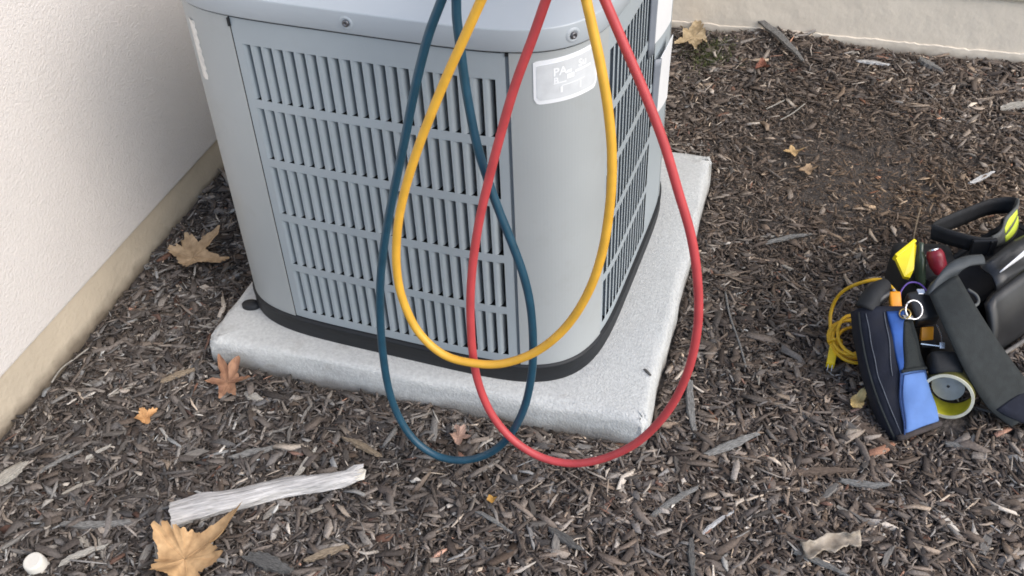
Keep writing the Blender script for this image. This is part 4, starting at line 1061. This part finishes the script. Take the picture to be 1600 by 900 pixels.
# purple wire and blue wire
t = obj('purple_wire', *tube(catmull([at(1407, 470, .15), at(1408, 455, .16), at(1420, 442, .17), at(1436, 443, .17), at(1448, 454, .17), at(1458, 466, .165)], 8), 0.0017, 8), M['purple'], None, True); tag(t, 'thin purple wire arching over the black tester', 'wire')
P = []
for k in range(70):
    a = k / 70 * 2 * math.pi * 4; P.append(at(1488, 466, .150) + np.array([0.016 * math.cos(a), 0.018 * math.sin(a), 0.003 * k / 10 - .01]))
t = obj('blue_wire', *tube(P, 0.0022, 8), M['blue_wire'], None, True); tag(t, 'small coil of bright blue wire behind the strap', 'wire')
# orange block and hex key
t = simple('stud_finder', 'small orange plastic tool showing under the strap', 'tool', at(1448, 522, .10))
bm_obj('housing', box(at(1448, 522, .105), np.array([.0115, .004, 0]), np.array([-.002, .007, .012]), np.array([0, -.006, .006]), 0.002), M['orange'], t, True)
bm_obj('base', box(at(1450, 536, .095), np.array([.013, .004, 0]), np.array([-.002, .008, .004]), np.array([0, -.002, .003]), 0.001), M['black'], t)
t = simple('hex_key', 'bright steel hex key under the orange tool', 'hex key', at(1455, 540, .10))
V, F = tube(catmull([at(1439, 537, .108), at(1455, 539, .108), at(1470, 541, .108)], 5), 0.0017, 6); wobj('shaft', V, F, M['steel'], t)
bm_obj('head', box(at(1472, 540, .108), np.array([.005, .001, 0]), np.array([-.001, .004, .005]), np.array([0, -.003, .003]), 0.001), M['steel'], t)
V, F = tube(catmull([at(1472, 536, .11), at(1470, 522, .118), at(1464, 508, .125)], 5), 0.0016, 6); wobj('arm', V, F, M['steel'], t)
# tape rolls
t = simple('tape_roll', 'open yellow tape roll standing between the pouch and the strap', 'tape roll', at(1482, 640, 0))
cr = at(1480, 620, .049); axn = np.array([-0.22, -0.95, 0.20]); axn /= np.linalg.norm(axn); Hd = 0.05
def ring_tube(c, ax_, R0, R1, h, mt_in, mt_edge, parent, nm):
    x_ = np.cross(ax_, (1, .2, 0)); x_ /= np.linalg.norm(x_); y_ = np.cross(ax_, x_); n = 40
    P = lambda R, hh, i: c + ax_ * hh + R * (math.cos(2 * math.pi * i / n) * x_ + math.sin(2 * math.pi * i / n) * y_)
    V = [P(R0, 0, i) for i in range(n)] + [P(R0, -h, i) for i in range(n)] + [P(R1, -h, i) for i in range(n)] + [P(R1, 0, i) for i in range(n)]
    F = []
    for i in range(n):
        j = (i + 1) % n
        for k in range(2): F.append((k * n + i, k * n + j, (k + 1) * n + j, (k + 1) * n + i)[::-1])
    body_ = wobj(nm, V[:3 * n], F, mt_in, parent, False)
    wobj('backing', V[2 * n:], [(i, (i + 1) % n, n + (i + 1) % n, n + i)[::-1] for i in range(n)], M['backing'], body_, True)
    V = [P(R1 + .0008, .0006, i) for i in range(n)] + [P(R0 - .0008, .0006, i) for i in range(n)] + [P(R0 - .0008, -.002, i) for i in range(n)] + [P(R1 + .0008, -.002, i) for i in range(n)]
    F = [(k * n + i, k * n + (i + 1) % n, ((k + 1) % 4) * n + (i + 1) % n, ((k + 1) % 4) * n + i) for i in range(n) for k in range(4)]
    wobj('rim', V, [f for f in F], mt_edge, parent, False)
ring_tube(cr, axn, 0.043, 0.047, Hd, M['tape_in'], M['tape_edge'], t, 'roll')
t2 = simple('electrical_tape', 'grey tape disc resting inside the yellow roll', 'tape roll', at(1474, 602, .04))
c2 = cr - axn * 0.030 + np.array([-0.004, 0, 0.006]); ring_tube(c2, axn, 0.004, 0.029, 0.016, M['grey_disc'], M['grey_disc'], t2, 'roll')
# yellow wedge, bottle, red handle
t = simple('corner_square', 'bright yellow plastic wedge poking up behind the pouch', 'square', at(1415, 405, .15))
zz = .17
tri = [at(1399, 401, zz), at(1429, 377, zz + .015), at(1432, 384, zz + .012), at(1428, 421, zz - .015), at(1422, 434, zz - .02), at(1413, 432, zz - .02)]
nrm = np.cross(tri[1] - tri[0], tri[4] - tri[0]); nrm /= np.linalg.norm(nrm)
if nrm @ (CAM - tri[0]) < 0: nrm = -nrm
V = [p for p in tri] + [p - nrm * 0.010 for p in tri]; k = len(tri)
F = [tuple(range(k)), tuple(range(2 * k - 1, k - 1, -1))] + [(i, (i + 1) % k, (i + 1) % k + k, i + k) for i in range(k)]
wobj('plate', V, F, M['yellow_pl'], t)
dd = tri[1] - tri[0]; bm_obj('fence', box((tri[0] + tri[1]) / 2 - nrm * .004, dd / 2 * 1.02, nrm * 0.011, np.cross(nrm, dd / np.linalg.norm(dd)) * 0.0035, 0.0012), M['yellow_pl'], t)
t = simple('bottle', 'small dark green bottle behind the yellow wedge', 'bottle', at(1438, 430, .10))
V, F = tube([at(1438, 446, .09), at(1438, 432, .11), at(1438, 402, .155), at(1438, 394, .165), at(1439, 380, .185)], [.011, .011, .011, .006, .0055], 14); wobj('glass', V, F, M['green_glass'], t, True)
for v_, z_ in ((403, .150), (417, .129)):
    V, F = tube([at(1438, v_, z_), at(1438, v_ - 2, z_ + .003)], .0116, 14); wobj('band', V, F, M['steel'], t)
t = simple('screwdriver', 'dark red screwdriver handle under the black belt loop', 'screwdriver', at(1460, 410, .15))
V, F = tube(catmull([at(1470, 426, .13), at(1464, 408, .152), at(1459, 391, .170)], 7), np.interp(np.linspace(0, 1, 15), [0, .3, .8, 1], [.012, .017, .018, .014]), 12); wobj('handle', V, F, M['darkred'], t, True)
V, F = tube([at(1459, 391, .170), at(1458.5, 389, .172)], .010, 12); wobj('top_highlight', V, F, M['steel'], t)  # bright disc put in as the highlight on the handle's top
V, F = tube([at(1470, 426, .13), at(1484, 460, .09)], .003, 8); wobj('shank', V, F, M['steel'], t)
# black pouch boxes added as dark fill in the bag's mouth
t = simple('fill_pouch', 'black nylon parts pouch added as dark fill in the mouth of the bag', 'pouch', at(1455, 500, .05))
bm_obj('pouch_body', box(at(1462, 520, .045), np.array([.050, .025, 0]), np.array([-.025, .060, 0]), np.array([0, 0, .044]), 0.014), M['lining'], t, True)
bm_obj('pouch_body', box(at(1440, 436, .055), np.array([.060, .010, 0]), np.array([-.012, .060, 0]), np.array([0, 0, .055]), 0.016), M['black'], t, True)
bm_obj('pouch_flap', box(at(1476, 570, .085), np.array([.028, .006, 0]), np.array([-.006, .018, .012]), np.array([.002, -.010, .020]), 0.011), M['black'], t, True)
